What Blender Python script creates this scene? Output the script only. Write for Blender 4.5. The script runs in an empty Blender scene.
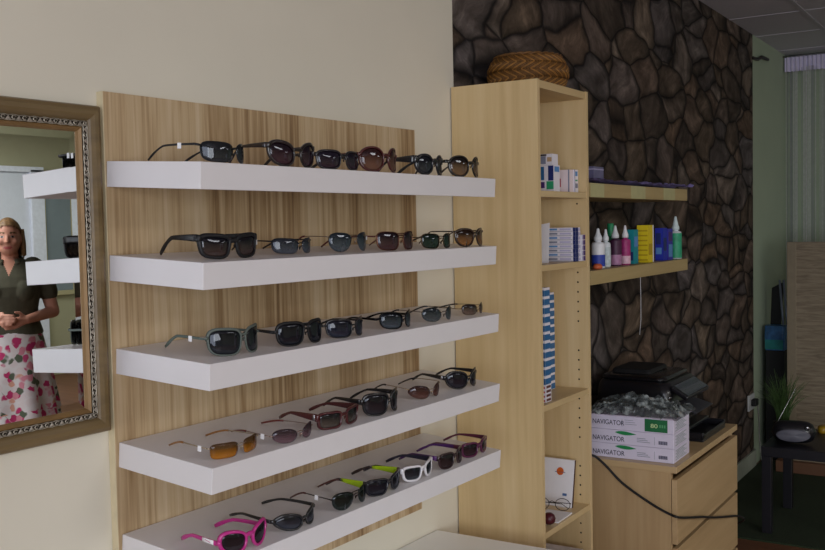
import bpy, bmesh, math, random
from mathutils import Vector, Matrix, Euler, noise
random.seed(7)
PI = math.pi
SC = bpy.context.scene
COL = SC.collection

# ------------------------------------------------------------------ helpers
def lin(c):
    if isinstance(c, str):
        c = c.lstrip('#'); c = [int(c[i:i+2], 16)/255 for i in (0, 2, 4)]
    return tuple((x/12.92 if x <= .04045 else ((x+.055)/1.055)**2.4) for x in c) + (1.0,)

MATS = {}
def new_mat(name):
    m = bpy.data.materials.new(name); m.use_nodes = True
    nt = m.node_tree; nt.nodes.clear()
    out = nt.nodes.new('ShaderNodeOutputMaterial')
    return m, nt, out
def N(nt, t, **kw):
    n = nt.nodes.new(t)
    for k, v in kw.items():
        if k in n.inputs.keys(): n.inputs[k].default_value = v
        else: setattr(n, k, v)
    return n
def L(nt, a, ao, b, bi): nt.links.new(a.outputs[ao], b.inputs[bi])
def ramp(nt, stops, interp='LINEAR'):
    r = nt.nodes.new('ShaderNodeValToRGB'); r.color_ramp.interpolation = interp
    e = r.color_ramp.elements
    while len(e) < len(stops): e.new(.5)
    for i, (p, c) in enumerate(stops): e[i].position = p; e[i].color = c
    return r
def mat(name, col, rough=.5, metal=0, var=.06, scale=25, bump=0, trans=0, alpha=1, coat=0, ior=1.45, spec=.5):
    """principled with faint procedural colour variation"""
    if name in MATS: return MATS[name]
    m, nt, out = new_mat(name); c = lin(col)
    p = N(nt, 'ShaderNodeBsdfPrincipled', Roughness=rough, Metallic=metal, IOR=ior)
    p.inputs['Specular IOR Level'].default_value = spec
    p.inputs['Transmission Weight'].default_value = trans
    p.inputs['Coat Weight'].default_value = coat
    p.inputs['Alpha'].default_value = alpha
    tc = N(nt, 'ShaderNodeTexCoord'); nz = N(nt, 'ShaderNodeTexNoise', Scale=scale, Detail=3.0)
    L(nt, tc, 'Object', nz, 'Vector')
    lo = tuple(x*(1-var) for x in c[:3])+(1,); hi = tuple(min(1, x*(1+var)) for x in c[:3])+(1,)
    r = ramp(nt, [(.3, lo), (.7, hi)]); L(nt, nz, 'Fac', r, 'Fac'); L(nt, r, 'Color', p, 'Base Color')
    if bump:
        b = N(nt, 'ShaderNodeBump', Strength=bump, Distance=.004)
        L(nt, nz, 'Fac', b, 'Height'); L(nt, b, 'Normal', p, 'Normal')
    L(nt, p, 0, out, 0)
    MATS[name] = m; return m
def wood(name, stops, axis='Z', fine=60, long=1.6, rough=.45, blotch=.25, bump=.05, figure=0):
    if name in MATS: return MATS[name]
    m, nt, out = new_mat(name)
    p = N(nt, 'ShaderNodeBsdfPrincipled', Roughness=rough)
    tc = N(nt, 'ShaderNodeTexCoord'); mp = N(nt, 'ShaderNodeMapping')
    s = {'Z': (fine, fine, long), 'X': (long, fine, fine), 'Y': (fine, long, fine)}[axis]
    mp.inputs['Scale'].default_value = s
    L(nt, tc, 'Object', mp, 'Vector')
    n1 = N(nt, 'ShaderNodeTexNoise', Scale=1.0, Detail=5.0, Roughness=.6, Distortion=.3)
    L(nt, mp, 'Vector', n1, 'Vector')
    mp2 = N(nt, 'ShaderNodeMapping'); mp2.inputs['Scale'].default_value = tuple(x*.17 for x in s)
    L(nt, tc, 'Object', mp2, 'Vector')
    n2 = N(nt, 'ShaderNodeTexNoise', Scale=1.0, Detail=2.0, Distortion=figure); L(nt, mp2, 'Vector', n2, 'Vector')
    mx = N(nt, 'ShaderNodeMath', operation='MULTIPLY'); mx.inputs[1].default_value = 1-blotch
    L(nt, n1, 'Fac', mx, 0)
    mx2 = N(nt, 'ShaderNodeMath', operation='MULTIPLY_ADD'); mx2.inputs[1].default_value = blotch
    L(nt, n2, 'Fac', mx2, 0); L(nt, mx, 0, mx2, 2)
    r = ramp(nt, [(a, lin(c)) for a, c in stops]); L(nt, mx2, 0, r, 'Fac'); L(nt, r, 'Color', p, 'Base Color')
    b = N(nt, 'ShaderNodeBump', Strength=bump, Distance=.002); L(nt, n1, 'Fac', b, 'Height'); L(nt, b, 'Normal', p, 'Normal')
    L(nt, p, 0, out, 0); MATS[name] = m; return m
def lens_mat(name, top, bot, clear_top=.12, clear_bot=.3, refl=.10):
    """tinted sun lens: darker tint at the top, paler below, mirror-like coat"""
    if name in MATS: return MATS[name]
    m, nt, out = new_mat(name)
    tc = N(nt, 'ShaderNodeTexCoord'); sp = N(nt, 'ShaderNodeSeparateXYZ'); L(nt, tc, 'Generated', sp, 'Vector')
    r = ramp(nt, [(.15, lin(bot)), (.75, lin(top))]); L(nt, sp, 'Z', r, 'Fac')
    a = ramp(nt, [(.1, (clear_bot,)*3+(1,)), (.8, (clear_top,)*3+(1,))]); L(nt, sp, 'Z', a, 'Fac')
    d = N(nt, 'ShaderNodeBsdfDiffuse'); t = N(nt, 'ShaderNodeBsdfTransparent')
    L(nt, r, 'Color', d, 'Color')
    mxc = N(nt, 'ShaderNodeMixRGB', blend_type='MIX'); mxc.inputs[0].default_value = .45
    mxc.inputs[2].default_value = (1, 1, 1, 1); L(nt, r, 'Color', mxc, 1); L(nt, mxc, 0, t, 'Color')
    m1 = N(nt, 'ShaderNodeMixShader'); L(nt, a, 'Color', m1, 0); L(nt, d, 0, m1, 1); L(nt, t, 0, m1, 2)
    g = N(nt, 'ShaderNodeBsdfGlossy', Roughness=.03); g.inputs['Color'].default_value = (.55, .58, .64, 1)
    fr = N(nt, 'ShaderNodeFresnel', IOR=1.5)
    ad = N(nt, 'ShaderNodeMath', operation='ADD'); ad.inputs[1].default_value = refl-.04; L(nt, fr, 0, ad, 0); ad.use_clamp = True
    m2 = N(nt, 'ShaderNodeMixShader'); L(nt, ad, 0, m2, 0); L(nt, m1, 0, m2, 1); L(nt, g, 0, m2, 2)
    L(nt, m2, 0, out, 0); MATS[name] = m; return m

class MB:
    def __init__(s): s.v = []; s.f = []; s.m = []; s.sm = []
    def add(s, vs, fs, m=0, smooth=False):
        o = len(s.v); s.v += [tuple(v) for v in vs]
        for f in fs: s.f.append([o+i for i in f]); s.m.append(m); s.sm.append(smooth)
    def box(s, x0, x1, y0, y1, z0, z1, m=0):
        vs = [(x, y, z) for z in (z0, z1) for y in (y0, y1) for x in (x0, x1)]
        s.add(vs, [(0, 2, 3, 1), (4, 5, 7, 6), (0, 1, 5, 4), (2, 6, 7, 3), (0, 4, 6, 2), (1, 3, 7, 5)], m)
    def hexa(s, pts, m=0):   # 8 points, bottom 4 ccw then top 4
        s.add(pts, [(3, 2, 1, 0), (4, 5, 6, 7), (0, 1, 5, 4), (1, 2, 6, 5), (2, 3, 7, 6), (3, 0, 4, 7)], m)
    def loft(s, rings, m=0, smooth=True, closed=True, cap0=True, cap1=True, loop=False):
        n = len(rings[0]); vs = [p for r in rings for p in r]; fs = []
        R_ = len(rings)
        for i in range(R_ if loop else R_-1):
            a = i*n; b = ((i+1) % R_)*n
            for j in range(n if closed else n-1):
                k = (j+1) % n; fs.append((a+j, a+k, b+k, b+j))
        if not loop and closed:
            if cap0: fs.append(tuple(reversed(range(n))))
            if cap1: fs.append(tuple(range((R_-1)*n, R_*n)))
        s.add(vs, fs, m, smooth)
    def lathe(s, prof, n=32, c=(0, 0), m=0, smooth=True, cap0=True, cap1=True):
        s.loft([[(c[0]+r*math.cos(2*PI*i/n), c[1]+r*math.sin(2*PI*i/n), z) for i in range(n)] for r, z in prof], m, smooth, True, cap0, cap1)
    def tube(s, path, rad, n=8, m=0, closed=False, up=(0, 0, 1), smooth=True, square=False):
        """rad: number or list of number/(a,b) : a along side, b along up"""
        P = [Vector(p) for p in path]; k = len(P); rings = []
        for i, p in enumerate(P):
            t = (P[(i+1) % k]-P[i-1]) if closed else (P[min(i+1, k-1)]-P[max(i-1, 0)])
            t.normalize(); u = Vector(up)
            if abs(t.dot(u)) > .97: u = Vector((0, 1, 0)) if abs(t.y) < .9 else Vector((1, 0, 0))
            sd = t.cross(u).normalized(); uu = sd.cross(t).normalized()
            r = rad[i] if isinstance(rad, (list, tuple)) and isinstance(rad[0], (list, tuple, float, int)) and len(rad) == k else rad
            a, b = (r if isinstance(r, (list, tuple)) else (r, r))
            ring = []
            for j in range(n):
                ang = 2*PI*(j+.5)/n; cx, sx = math.cos(ang), math.sin(ang)
                if square:
                    q = 4; cx = math.copysign(abs(cx)**(2/q), cx); sx = math.copysign(abs(sx)**(2/q), sx)
                ring.append(p+sd*a*cx+uu*b*sx)
            rings.append(ring)
        s.loft(rings, m, smooth, True, True, True, closed)
    def build(s, name, mats, parent=None, bevel=0, loc=None, rot=None, auto=True, segs=2):
        me = bpy.data.meshes.new(name); me.from_pydata(s.v, [], s.f); me.update()
        for mm in (mats if isinstance(mats, (list, tuple)) else [mats]): me.materials.append(mm)
        me.polygons.foreach_set('material_index', s.m); me.polygons.foreach_set('use_smooth', s.sm)
        bm = bmesh.new(); bm.from_mesh(me); bmesh.ops.recalc_face_normals(bm, faces=bm.faces); bm.to_mesh(me); bm.free()
        o = bpy.data.objects.new(name, me); COL.objects.link(o)
        if parent: o.parent = parent
        if loc is not None: o.location = loc
        if rot is not None: o.rotation_euler = rot
        if bevel:
            b = o.modifiers.new('bevel', 'BEVEL'); b.width = bevel; b.segments = segs; b.limit_method = 'ANGLE'; b.angle_limit = math.radians(40)
        return o
def tag(o, label, cat, group=None):
    o['label'] = label; o['category'] = cat
    if group: o['group'] = group
    return o
def thing(name, label, cat, loc=(0, 0, 0), rz=0, group=None, rx=0):
    o = bpy.data.objects.new(name, None); COL.objects.link(o); o.empty_display_size = .05
    o.location = loc; o.rotation_euler = (rx, 0, rz); return tag(o, label, cat, group)
def struct(o): o['kind'] = 'structure'; return o
def copy_tree(o, label=None, group=None, loc=None, rz=None):
    c = o.copy(); COL.objects.link(c)
    for ch in list(o.children):
        d = ch.copy(); COL.objects.link(d); d.parent = c
        for g in list(ch.children):
            e = g.copy(); COL.objects.link(e); e.parent = d
    if label: c['label'] = label
    if group: c['group'] = group
    if loc is not None: c.location = loc
    if rz is not None: c.rotation_euler = (c.rotation_euler[0], 0, rz)
    return c
def lettering(body, size, m, parent, name, frame, width=None):
    """flat lettering; frame = 4x4 matrix, text x = reading direction, y = up"""
    cu = bpy.data.curves.new(name, 'FONT'); cu.body = body; cu.size = size; cu.extrude = .0002
    t = bpy.data.objects.new(name, cu); COL.objects.link(t)
    dg = bpy.context.evaluated_depsgraph_get(); dg.update()
    me = bpy.data.meshes.new_from_object(t.evaluated_get(dg)); bpy.data.objects.remove(t); bpy.data.curves.remove(cu)
    xs = [v.co.x for v in me.vertices]
    if width: 
        k = width/(max(xs)-min(xs)); me.transform(Matrix.Diagonal((k, 1, 1, 1)))
    me.transform(frame); me.materials.clear(); me.materials.append(m)
    o = bpy.data.objects.new(name, me); COL.objects.link(o); o.parent = parent; return o
def frame_mx(org, xd, yd):
    x = Vector(xd).normalized(); y = Vector(yd).normalized(); z = x.cross(y)
    mx = Matrix.Identity(4)
    for i in range(3): mx[i][0] = x[i]; mx[i][1] = y[i]; mx[i][2] = z[i]; mx[i][3] = org[i]
    return mx

# ------------------------------------------------------------------ layout solved from image pixels (metres), most positions below likewise
PHI = math.radians(-1.682)
EX = Vector((math.cos(PHI), math.sin(PHI), 0)); EY = Vector((-math.sin(PHI), math.cos(PHI), 0))
SO = Vector((1.3228, 1.2778, 0))                 # front left corner line of the display shelves
DEP, TH, LEN = .260, .0503, 1.100
SHELF = [(1.7331, 3.19, -.003), (1.5486, 3.07, -.004), (1.3631, 3.41, .004), (1.1759, 4.89, .003), (.9905, 4.89, .003)]
SHELF[3] = (1.1759, 4.0, .003)
SHELF = [(1.7331, 3.19, -.003), (1.5486, 3.07, -.004), (1.3631, 3.41, .004), (1.1759, 4.89, .003), (.9905, 4.89, .003)]
PANEL_T = .018
def wall_pt(u, off=0, z=0):      # u along the cream wall from the shelves' left end, off = distance in front of the wall
    p = SO+EX*u+EY*(DEP+PANEL_T-off); return Vector((p.x, p.y, z))
CEIL = 2.765; STONE_Y = 1.515

# ------------------------------------------------------------------ materials
M_cream = mat('cream_plaster', '#ddd7c6', .9, var=.02, scale=4, bump=.04)
M_green = mat('green_plaster', '#aab8a0', .9, var=.03, scale=3)
M_rear = mat('rear_plaster', '#b3b090', .9, var=.03, scale=3)
M_white = mat('white_laminate', '#e3e0e2', .38, var=.01, scale=8)
M_table = mat('white_table_laminate', '#f0f1f2', .3, var=.01, scale=8)
M_tile = mat('ceiling_tile', '#c6c2ca', .95, var=.05, scale=120)
M_tbar = mat('ceiling_bar', '#bab6be', .6, var=.02)
M_birch = wood('birch_veneer', [(.30, '#c0a475'), (.5, '#d0b687'), (.72, '#dcc59a')], 'Z', 34, 1.8, .42, .45, .02, 1.2)
M_birchx = wood('birch_veneer_flat', [(.30, '#c0a475'), (.5, '#ccb283'), (.72, '#d8c095')], 'X', 30, 1.8, .42, .4, .02, 1.0)
M_birchy = wood('birch_veneer_side', [(.30, '#c0a475'), (.5, '#ccb283'), (.72, '#d8c095')], 'Y', 30, 1.8, .42, .4, .02, 1.0)
M_oak = wood('zebra_oak', [(.32, '#715539'), (.42, '#9c7f5a'), (.52, '#bca27d'), (.68, '#cfba9a')], 'Z', 78, 2.0, .55, .42, .05, .2)
M_floor = wood('floor_boards', [(.3, '#5d3a28'), (.6, '#7c5238'), (.8, '#8a5f42')], 'Y', 18, 1.2, .5, .5)
M_black = mat('black_plastic', '#15151a', .3, var=.1, coat=.3)
M_blackm = mat('matt_black', '#141416', .6, var=.1)
M_blacklaq = mat('black_lacquer', '#1b1a20', .4, var=.05)
M_gap = mat('dark_gap', '#0c0a08', .9)
M_card = mat('white_card', '#e2dee6', .7, var=.03)
M_paper = mat('white_paper', '#e8e6ea', .8, var=.03)
M_chrome = mat('brushed_metal', '#b0b0b4', .25, 1, var=.05)
M_tag = mat('price_tag_white', '#f2f2f4', .6, var=.01)

# stone wallpaper
def stone_mat():
    m, nt, out = new_mat('stone_wall'); p = N(nt, 'ShaderNodeBsdfPrincipled', Roughness=.9)
    p.inputs['Specular IOR Level'].default_value = .2
    tc = N(nt, 'ShaderNodeTexCoord'); mp = N(nt, 'ShaderNodeMapping'); mp.inputs['Scale'].default_value = (.57, 0.001, 1.06)
    L(nt, tc, 'Object', mp, 'Vector')
    wn = N(nt, 'ShaderNodeTexNoise', Scale=3.6, Detail=2.0, Roughness=.5); L(nt, mp, 'Vector', wn, 'Vector')
    sub = N(nt, 'ShaderNodeVectorMath', operation='SUBTRACT'); sub.inputs[1].default_value = (.5, .5, .5); L(nt, wn, 'Color', sub, 0)
    scl = N(nt, 'ShaderNodeVectorMath', operation='SCALE'); scl.inputs['Scale'].default_value = .20; L(nt, sub, 0, scl, 0)
    add = N(nt, 'ShaderNodeVectorMath', operation='ADD'); L(nt, mp, 'Vector', add, 0); L(nt, scl, 0, add, 1)
    flat = N(nt, 'ShaderNodeVectorMath', operation='MULTIPLY'); flat.inputs[1].default_value = (1, 0, 1); L(nt, add, 0, flat, 0)
    v1 = N(nt, 'ShaderNodeTexVoronoi', Scale=6.2, Randomness=.9); L(nt, flat, 0, v1, 'Vector')
    v2 = N(nt, 'ShaderNodeTexVoronoi', Scale=6.2, Randomness=.9, feature='DISTANCE_TO_EDGE'); L(nt, flat, 0, v2, 'Vector')
    sep = N(nt, 'ShaderNodeSeparateColor'); L(nt, v1, 'Color', sep, 0)
    cr = ramp(nt, [(0, lin('#5c534c')), (.25, lin('#80705f')), (.45, lin('#6c6664')), (.65, lin('#8a7562')), (.82, lin('#807a7a')), (1, lin('#a0907e'))])
    L(nt, sep, 0, cr, 'Fac')
    # bark-like streaks, direction changes per stone
    mp2 = N(nt, 'ShaderNodeMapping'); mp2.inputs['Scale'].default_value = (18, 1, 6); L(nt, add, 0, mp2, 'Vector')
    rot = N(nt, 'ShaderNodeVectorRotate', rotation_type='Y_AXIS'); L(nt, add, 0, rot, 'Vector')
    ang = N(nt, 'ShaderNodeMath', operation='MULTIPLY_ADD'); ang.inputs[1].default_value = 1.6; ang.inputs[2].default_value = -.8
    L(nt, sep, 1, ang, 0); L(nt, ang, 0, rot, 'Angle'); L(nt, rot, 0, mp2, 'Vector')
    st = N(nt, 'ShaderNodeTexNoise', Scale=1.0, Detail=6.0, Roughness=.7); L(nt, mp2, 'Vector', st, 'Vector')
    sr = ramp(nt, [(.30, (.45, .43, .42, 1)), (.52, (.92, .90, .89, 1)), (.72, (1.85, 1.8, 1.8, 1))]); L(nt, st, 'Fac', sr, 'Fac')
    mul = N(nt, 'ShaderNodeMixRGB', blend_type='MULTIPLY'); mul.inputs[0].default_value = 1; L(nt, cr, 'Color', mul, 1); L(nt, sr, 'Color', mul, 2)
    bl = N(nt, 'ShaderNodeTexNoise', Scale=13.0, Detail=4.0); L(nt, flat, 0, bl, 'Vector')
    br = ramp(nt, [(.35, (.55, .52, .5, 1)), (.65, (1.15, 1.13, 1.12, 1))]); L(nt, bl, 'Fac', br, 'Fac')
    mul2 = N(nt, 'ShaderNodeMixRGB', blend_type='MULTIPLY'); mul2.inputs[0].default_value = 1; L(nt, mul, 0, mul2, 1); L(nt, br, 'Color', mul2, 2)
    er = ramp(nt, [(.008, (.16, .16, .17, 1)), (.045, (.62, .62, .62, 1)), (.13, (1, 1, 1, 1))]); L(nt, v2, 'Distance', er, 'Fac')
    mul3 = N(nt, 'ShaderNodeMixRGB', blend_type='MULTIPLY'); mul3.inputs[0].default_value = 1; L(nt, mul2, 0, mul3, 1); L(nt, er, 'Color', mul3, 2)
    dk = N(nt, 'ShaderNodeMixRGB', blend_type='MULTIPLY'); dk.inputs[0].default_value = 1; dk.inputs[2].default_value = (.60, .60, .61, 1); L(nt, mul3, 0, dk, 1); L(nt, dk, 0, p, 'Base Color')
    b1 = N(nt, 'ShaderNodeBump', Strength=.5, Distance=.03); L(nt, er, 'Color', b1, 'Height')
    b2 = N(nt, 'ShaderNodeBump', Strength=.35, Distance=.012); L(nt, st, 'Fac', b2, 'Height'); L(nt, b1, 'Normal', b2, 'Normal')
    L(nt, b2, 'Normal', p, 'Normal'); L(nt, p, 0, out, 0); return m
M_stone = stone_mat()

# ------------------------------------------------------------------ the setting
X0, X1, Y0 = -2.8, 7.595, -6.6
b = MB(); b.box(X0-.1, X1+.1, Y0-.1, 1.75, -.1, 0); struct(b.build('floor', M_floor))
b = MB(); b.box(X0-.1, X1+.1, Y0-.1, 1.75, CEIL, CEIL+.1); struct(b.build('ceiling', M_tile))
b = MB()
for k in range(14):
    y = 1.11-.62*k
    if y > Y0: b.box(X0, X1, y-.012, y+.012, CEIL-.004, CEIL)
for k in range(-13, 3):
    x = 5.96+.655*k
    if X0 < x < X1: b.box(x-.009, x+.009, Y0, STONE_Y, CEIL-.003, CEIL)
struct(b.build('trim_1', M_tbar))
b = MB()        # cream wall behind the display
p0 = wall_pt(-4.2); p1 = wall_pt(1.342); q1 = p1+EY*.15; q0 = p0+EY*.15
b.hexa([(p0.x, p0.y, 0), (p1.x, p1.y, 0), (q1.x, q1.y, 0), (q0.x, q0.y, 0), (p0.x, p0.y, CEIL), (p1.x, p1.y, CEIL), (q1.x, q1.y, CEIL), (q0.x, q0.y, CEIL)])
struct(b.build('wall_left', M_cream))
b = MB(); b.box(p1.x+.0005, 6.52, STONE_Y, STONE_Y+.15, 0, CEIL); struct(b.build('wall_back', M_stone))
b = MB(); b.box(6.5205, X1, STONE_Y, STONE_Y+.15, 0, CEIL); struct(b.build('wall_corner', M_green))
b = MB(); b.box(X1, X1+.1, Y0, STONE_Y+.15, 0, CEIL); struct(b.build('wall_right', M_green))
b = MB(); b.box(X0-.1, X1+.1, Y0-.1, Y0, 0, CEIL); struct(b.build('wall_rear', M_rear))
# shopfront side, with a wide opening glazed as window_1
b = MB(); b.box(X0-.1, X0, Y0, -6.1, 0, CEIL); b.box(X0-.1, X0, -6.1, -3.2, 0, .35); b.box(X0-.1, X0, -6.1, -3.2, 2.5, CEIL); b.box(X0-.1, X0, 1.25, 1.66, 0, CEIL); b.box(X0-.1, X0, -3.2, 1.25, 0, .35); b.box(X0-.1, X0, -3.2, 1.25, 2.5, CEIL)
struct(b.build('wall_front', M_cream))
M_frame = mat('window_frame_white', '#cfd2d4', .4)
b = MB()
for y in (-6.1, -4.65, -3.2, -1.72, -.24, 1.2): b.box(X0-.08, X0-.03, y, y+.05, .35, 2.5)
b.box(X0-.08, X0-.03, -6.1, 1.25, .35, .4); b.box(X0-.08, X0-.03, -6.1, 1.25, 2.45, 2.5)
w1 = struct(b.build('window_1', M_frame, bevel=.004))
b = MB(); b.box(-2.7, 6.0, STONE_Y-.014, STONE_Y, 0, .0)
b = MB(); b.box(4.2, 6.52, STONE_Y-.016, STONE_Y, 0, .11); struct(b.build('baseboard_right', mat('baseboard_paint', '#9aa092', .6), bevel=.003))
# rear of the shop, seen in the mirror
M_door = mat('grey_white_door', '#dfe5ee', .5, var=.02); M_dframe = mat('white_door_frame', '#e8eef8', .5)
b = MB(); b.box(5.1, 6.50, Y0, Y0+.05, 0, 2.27); d1 = struct(b.build('door_1', M_door, bevel=.004))
b = MB(); b.box(6.50, 6.665, Y0, Y0+.09, 0, 2.3); b.box(5.0, 5.1, Y0, Y0+.09, 0, 2.3); b.box(5.0, 6.665, Y0, Y0+.09, 2.27, 2.33)
struct(b.build('trim_2', M_dframe, bevel=.004))
b = MB(); b.box(6.70, 7.04, Y0, Y0+.02, .95, 2.1); struct(b.build('window_2', mat('grey_glazing', '#87949a', .35, var=.1, scale=3), bevel=.003))
b = MB(); b.box(6.67, 6.70, Y0, Y0+.05, .9, 2.15); b.box(7.04, 7.07, Y0, Y0+.05, .9, 2.15); b.box(6.67, 7.07, Y0, Y0+.05, 2.1, 2.15); b.box(6.67, 7.07, Y0, Y0+.05, .9, .95)
struct(b.build('trim_3', mat('cream_trim', '#bdb48c', .5), bevel=.003))

# carpet
b = MB(); b.box(4.98, X1-.01, -3.5, STONE_Y-.017, 0, .008)
c_ = tag(b.build('carpet', mat('dark_green_carpet', '#27331f', .95, var=.35, scale=160, bump=.5)), 'dark green carpet covering the floor under the black side table', 'carpet')

# ------------------------------------------------------------------ wood panel and white shelves
pl = thing('display_panel', 'tall oak-look panel with vertical grain behind the white shelves', 'panel', wall_pt(-.004, PANEL_T-.0005, 0), PHI)
b = MB(); b.box(0, 1.097, 0, PANEL_T-.001, .768, 1.869); b.build('board', M_oak, pl)
b = MB(); b.box(-.0022, 0, .0002, PANEL_T-.001, .768, 1.869); e_ = b.build('edge_band', mat('pale_edge', '#d9cba8', .6), pl); e_['label'] = 'pale edge strip'
SHN = ['topmost white floating shelf, under six dark wraparound and round sunglasses', 'second white shelf from the top, under the chunky black square sunglasses',
       'middle white shelf, third from the top, under grey-green framed sunglasses', 'fourth white shelf from the top, under amber rimless sunglasses',
       'lowest white shelf, under pink, lime and white framed sunglasses']
def shelf_pt(i, u, v, h=0):
    z, g, du = SHELF[i]; g = math.radians(g)
    p = SO+EX*(u+du)+EY*v; return Vector((p.x, p.y, z-math.sin(g)*(DEP-v)+h))
M_sleeve = None
for i in range(5):
    g = math.radians(SHELF[i][1])
    b = MB(); b.box(0, LEN, 0, (DEP-.0015), -TH, 0)
    o = b.build('floating_shelf', M_white, None, .0012, shelf_pt(i, 0, 0), (g, 0, PHI))
    tag(o, SHN[i], 'shelf', 'white floating shelves on the wood panel')

# ------------------------------------------------------------------ mirror
M_gold = wood('bronze_frame', [(.3, '#5a4a30'), (.6, '#77623f'), (.8, '#8a7550')], 'X', 40, 3, .42, .4, .05)
M_goldz = wood('bronze_frame_upright', [(.3, '#5a4a30'), (.6, '#77623f'), (.8, '#8a7550')], 'Z', 40, 3, .42, .4, .05)
M_silver = mat('antique_silver', '#b9b2a4', .35, .7, var=.3, scale=90)
M_goldlip = mat('inner_lip_bronze', '#80633c', .45, .2, var=.1)
M_dark = mat('dark_groove', '#2c2419', .7)
def mirror_mat():
    m, nt, out = new_mat('mirror_silvering')
    g = N(nt, 'ShaderNodeBsdfGlossy', Roughness=.0); nz = N(nt, 'ShaderNodeTexNoise', Scale=2.0)
    r = ramp(nt, [(.3, (.83, .86, .87, 1)), (.7, (.85, .88, .89, 1))]); L(nt, nz, 'Fac', r, 'Fac'); L(nt, r, 'Color', g, 'Color'); L(nt, g, 0, out, 0); return m
M_mirror = mirror_mat()
MW, MH, FW = .90, .634, .052
mir = thing('wall_mirror', 'rectangular wall mirror in bronze frame with silver scroll border', 'mirror', wall_pt(-.918, .0008, 1.204), PHI)
mir.rotation_euler = (0, 0, PHI)
# local: x 0..MW, z 0..MH, -y out of the wall
def frame_sweep(prof, W, H, inset):
    """prof: (distance inward from the outer edge, depth out of wall) closed; mitred rectangular sweep"""
    rings = []
    for cx, cz, sx, sz in ((0, 0, 1, 1), (W, 0, -1, 1), (W, H, -1, -1), (0, H, 1, -1)):
        rings.append([(cx+sx*(d+inset), -y, cz+sz*(d+inset)) for d, y in prof])
    return rings
b = MB(); prof = [(0, 0), (0, .020), (.003, .027), (.010, .031), (.018, .0305), (.026, .027), (.029, .024), (.031, .0215), (.031, 0)]
b.loft(frame_sweep(prof, MW, MH, 0), 0, False, True, loop=True)
fr = b.build('frame', M_gold, mir)
b = MB(); prof = [(0, 0), (0, .0215), (.0005, .023), (.0105, .0225), (.011, .0205), (.011, 0)]
b.loft(frame_sweep(prof, MW, MH, .031), 0, False, True, loop=True); gv = b.build('ornament_groove', M_dark, fr); gv['label'] = 'dark groove under the scroll border'
b = MB(); prof = [(0, 0), (0, .021), (.002, .0225), (.007, .0185), (.010, .0135), (.010, 0)]
b.loft(frame_sweep(prof, MW, MH, .042), 0, False, True, loop=True); lip = b.build('inner_lip', M_goldlip, fr)
# silver scrolls: alternating triangles and curls along the border
b = MB()
def scroll_run(p, d, nrm, length):
    n = int(length/.0215); st = length/n
    for k in range(n):
        o_ = p+d*(st*(k+.5))
        # leaf triangle
        a = o_-d*.0065-nrm*.0042; c = o_+d*.0065-nrm*.0042; t = o_+nrm*.0040
        yv = Vector((0, -.0237, 0)); hv = Vector((0, -.0262, 0)); mid = (a+c+t)/3
        b.add([a+yv, c+yv, t+yv, mid+hv], [(0, 1, 3), (1, 2, 3), (2, 0, 3)])
        s_ = [o_+d*(st*.5+.0048*math.cos(w)*(1-.4*q))+nrm*(.0036*math.sin(w)*(1-.3*q))+Vector((0, -.0240, 0)) for q, w in [(j/8, .5+j/8*5.2) for j in range(9)]]
        b.tube(s_, .0011, 5, up=(0, 1, 0))
    for sgn in (-1, 1):
        pts = []
        for j in range(n*6+1):
            x = length*j/(n*6); pts.append(p+d*x+nrm*(sgn*.0047+.0006*math.cos(j*PI/3))+Vector((0, -.0236, 0)))
        b.tube(pts, .0008, 4, up=(0, 1, 0))
m_ = .0365
scroll_run(Vector((m_, 0, m_)), Vector((1, 0, 0)), Vector((0, 0, 1)), MW-2*m_)
scroll_run(Vector((m_, 0, MH-m_)), Vector((1, 0, 0)), Vector((0, 0, 1)), MW-2*m_)
scroll_run(Vector((m_, 0, m_)), Vector((0, 0, 1)), Vector((1, 0, 0)), MH-2*m_)
scroll_run(Vector((MW-m_, 0, m_)), Vector((0, 0, 1)), Vector((-1, 0, 0)), MH-2*m_)
sc_ = b.build('scroll_border', M_silver, fr); sc_['label'] = 'silver scroll border'
b = MB(); i_ = .0495; bv = .016; yo, yi = -.0128, -.0125
o4 = [(i_, yo, i_), (MW-i_, yo, i_), (MW-i_, yo, MH-i_), (i_, yo, MH-i_)]; j_ = i_+bv
i4 = [(j_, yi, j_), (MW-j_, yi, j_), (MW-j_, yi, MH-j_), (j_, yi, MH-j_)]
b.add(o4+i4, [(4, 5, 6, 7), (0, 1, 5, 4), (1, 2, 6, 5), (2, 3, 7, 6), (3, 0, 4, 7)])
gl = b.build('mirror_glass', M_mirror, mir); gl['label'] = 'bevelled mirror glass'
# make sure the glass faces the room
gl.data.flip_normals() if gl.data.polygons[0].normal.y > 0 else None

# ------------------------------------------------------------------ sunglasses
def outline(shape, w, h, s, n=36):
    """lens outline around its centre, s = -1 wearer-side left in the picture, +1 right (outer side)"""
    P = []
    spec = {'rect': (4.5, .03, 0, .02), 'softrect': (3.2, .06, .03, .04), 'oval': (2.2, .03, .06, .05), 'round': (2.15, .04, 0, .03), 'aviator': (2.5, .06, .05, .26),
            'wayfarer': (3.6, .10, .05, .10), 'cateye': (2.4, .06, .14, .12), 'wrap': (2.4, -.02, .10, .12), 'square': (3.2, .07, 0, .12), 'narrow': (3.0, .03, .05, .08)}[shape]
    e, tp, sh, nose = spec
    for i in range(n):
        a = 2*PI*i/n; c, d = math.cos(a), math.sin(a)
        x = w/2*math.copysign(abs(c)**(2/e), c); z = h/2*math.copysign(abs(d)**(2/e), d)
        x *= 1+tp*2*z/h
        z += sh*s*x
        if s*x < 0 and z < h*.25: x += s*nose*(h*.25-z)
        if shape == 'aviator' and z > 0: z *= .86
        if shape in ('wrap',) and s*x > 0: z *= 1-.35*(s*x/(w/2))**2
        P.append((x, z))
    return P
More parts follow.
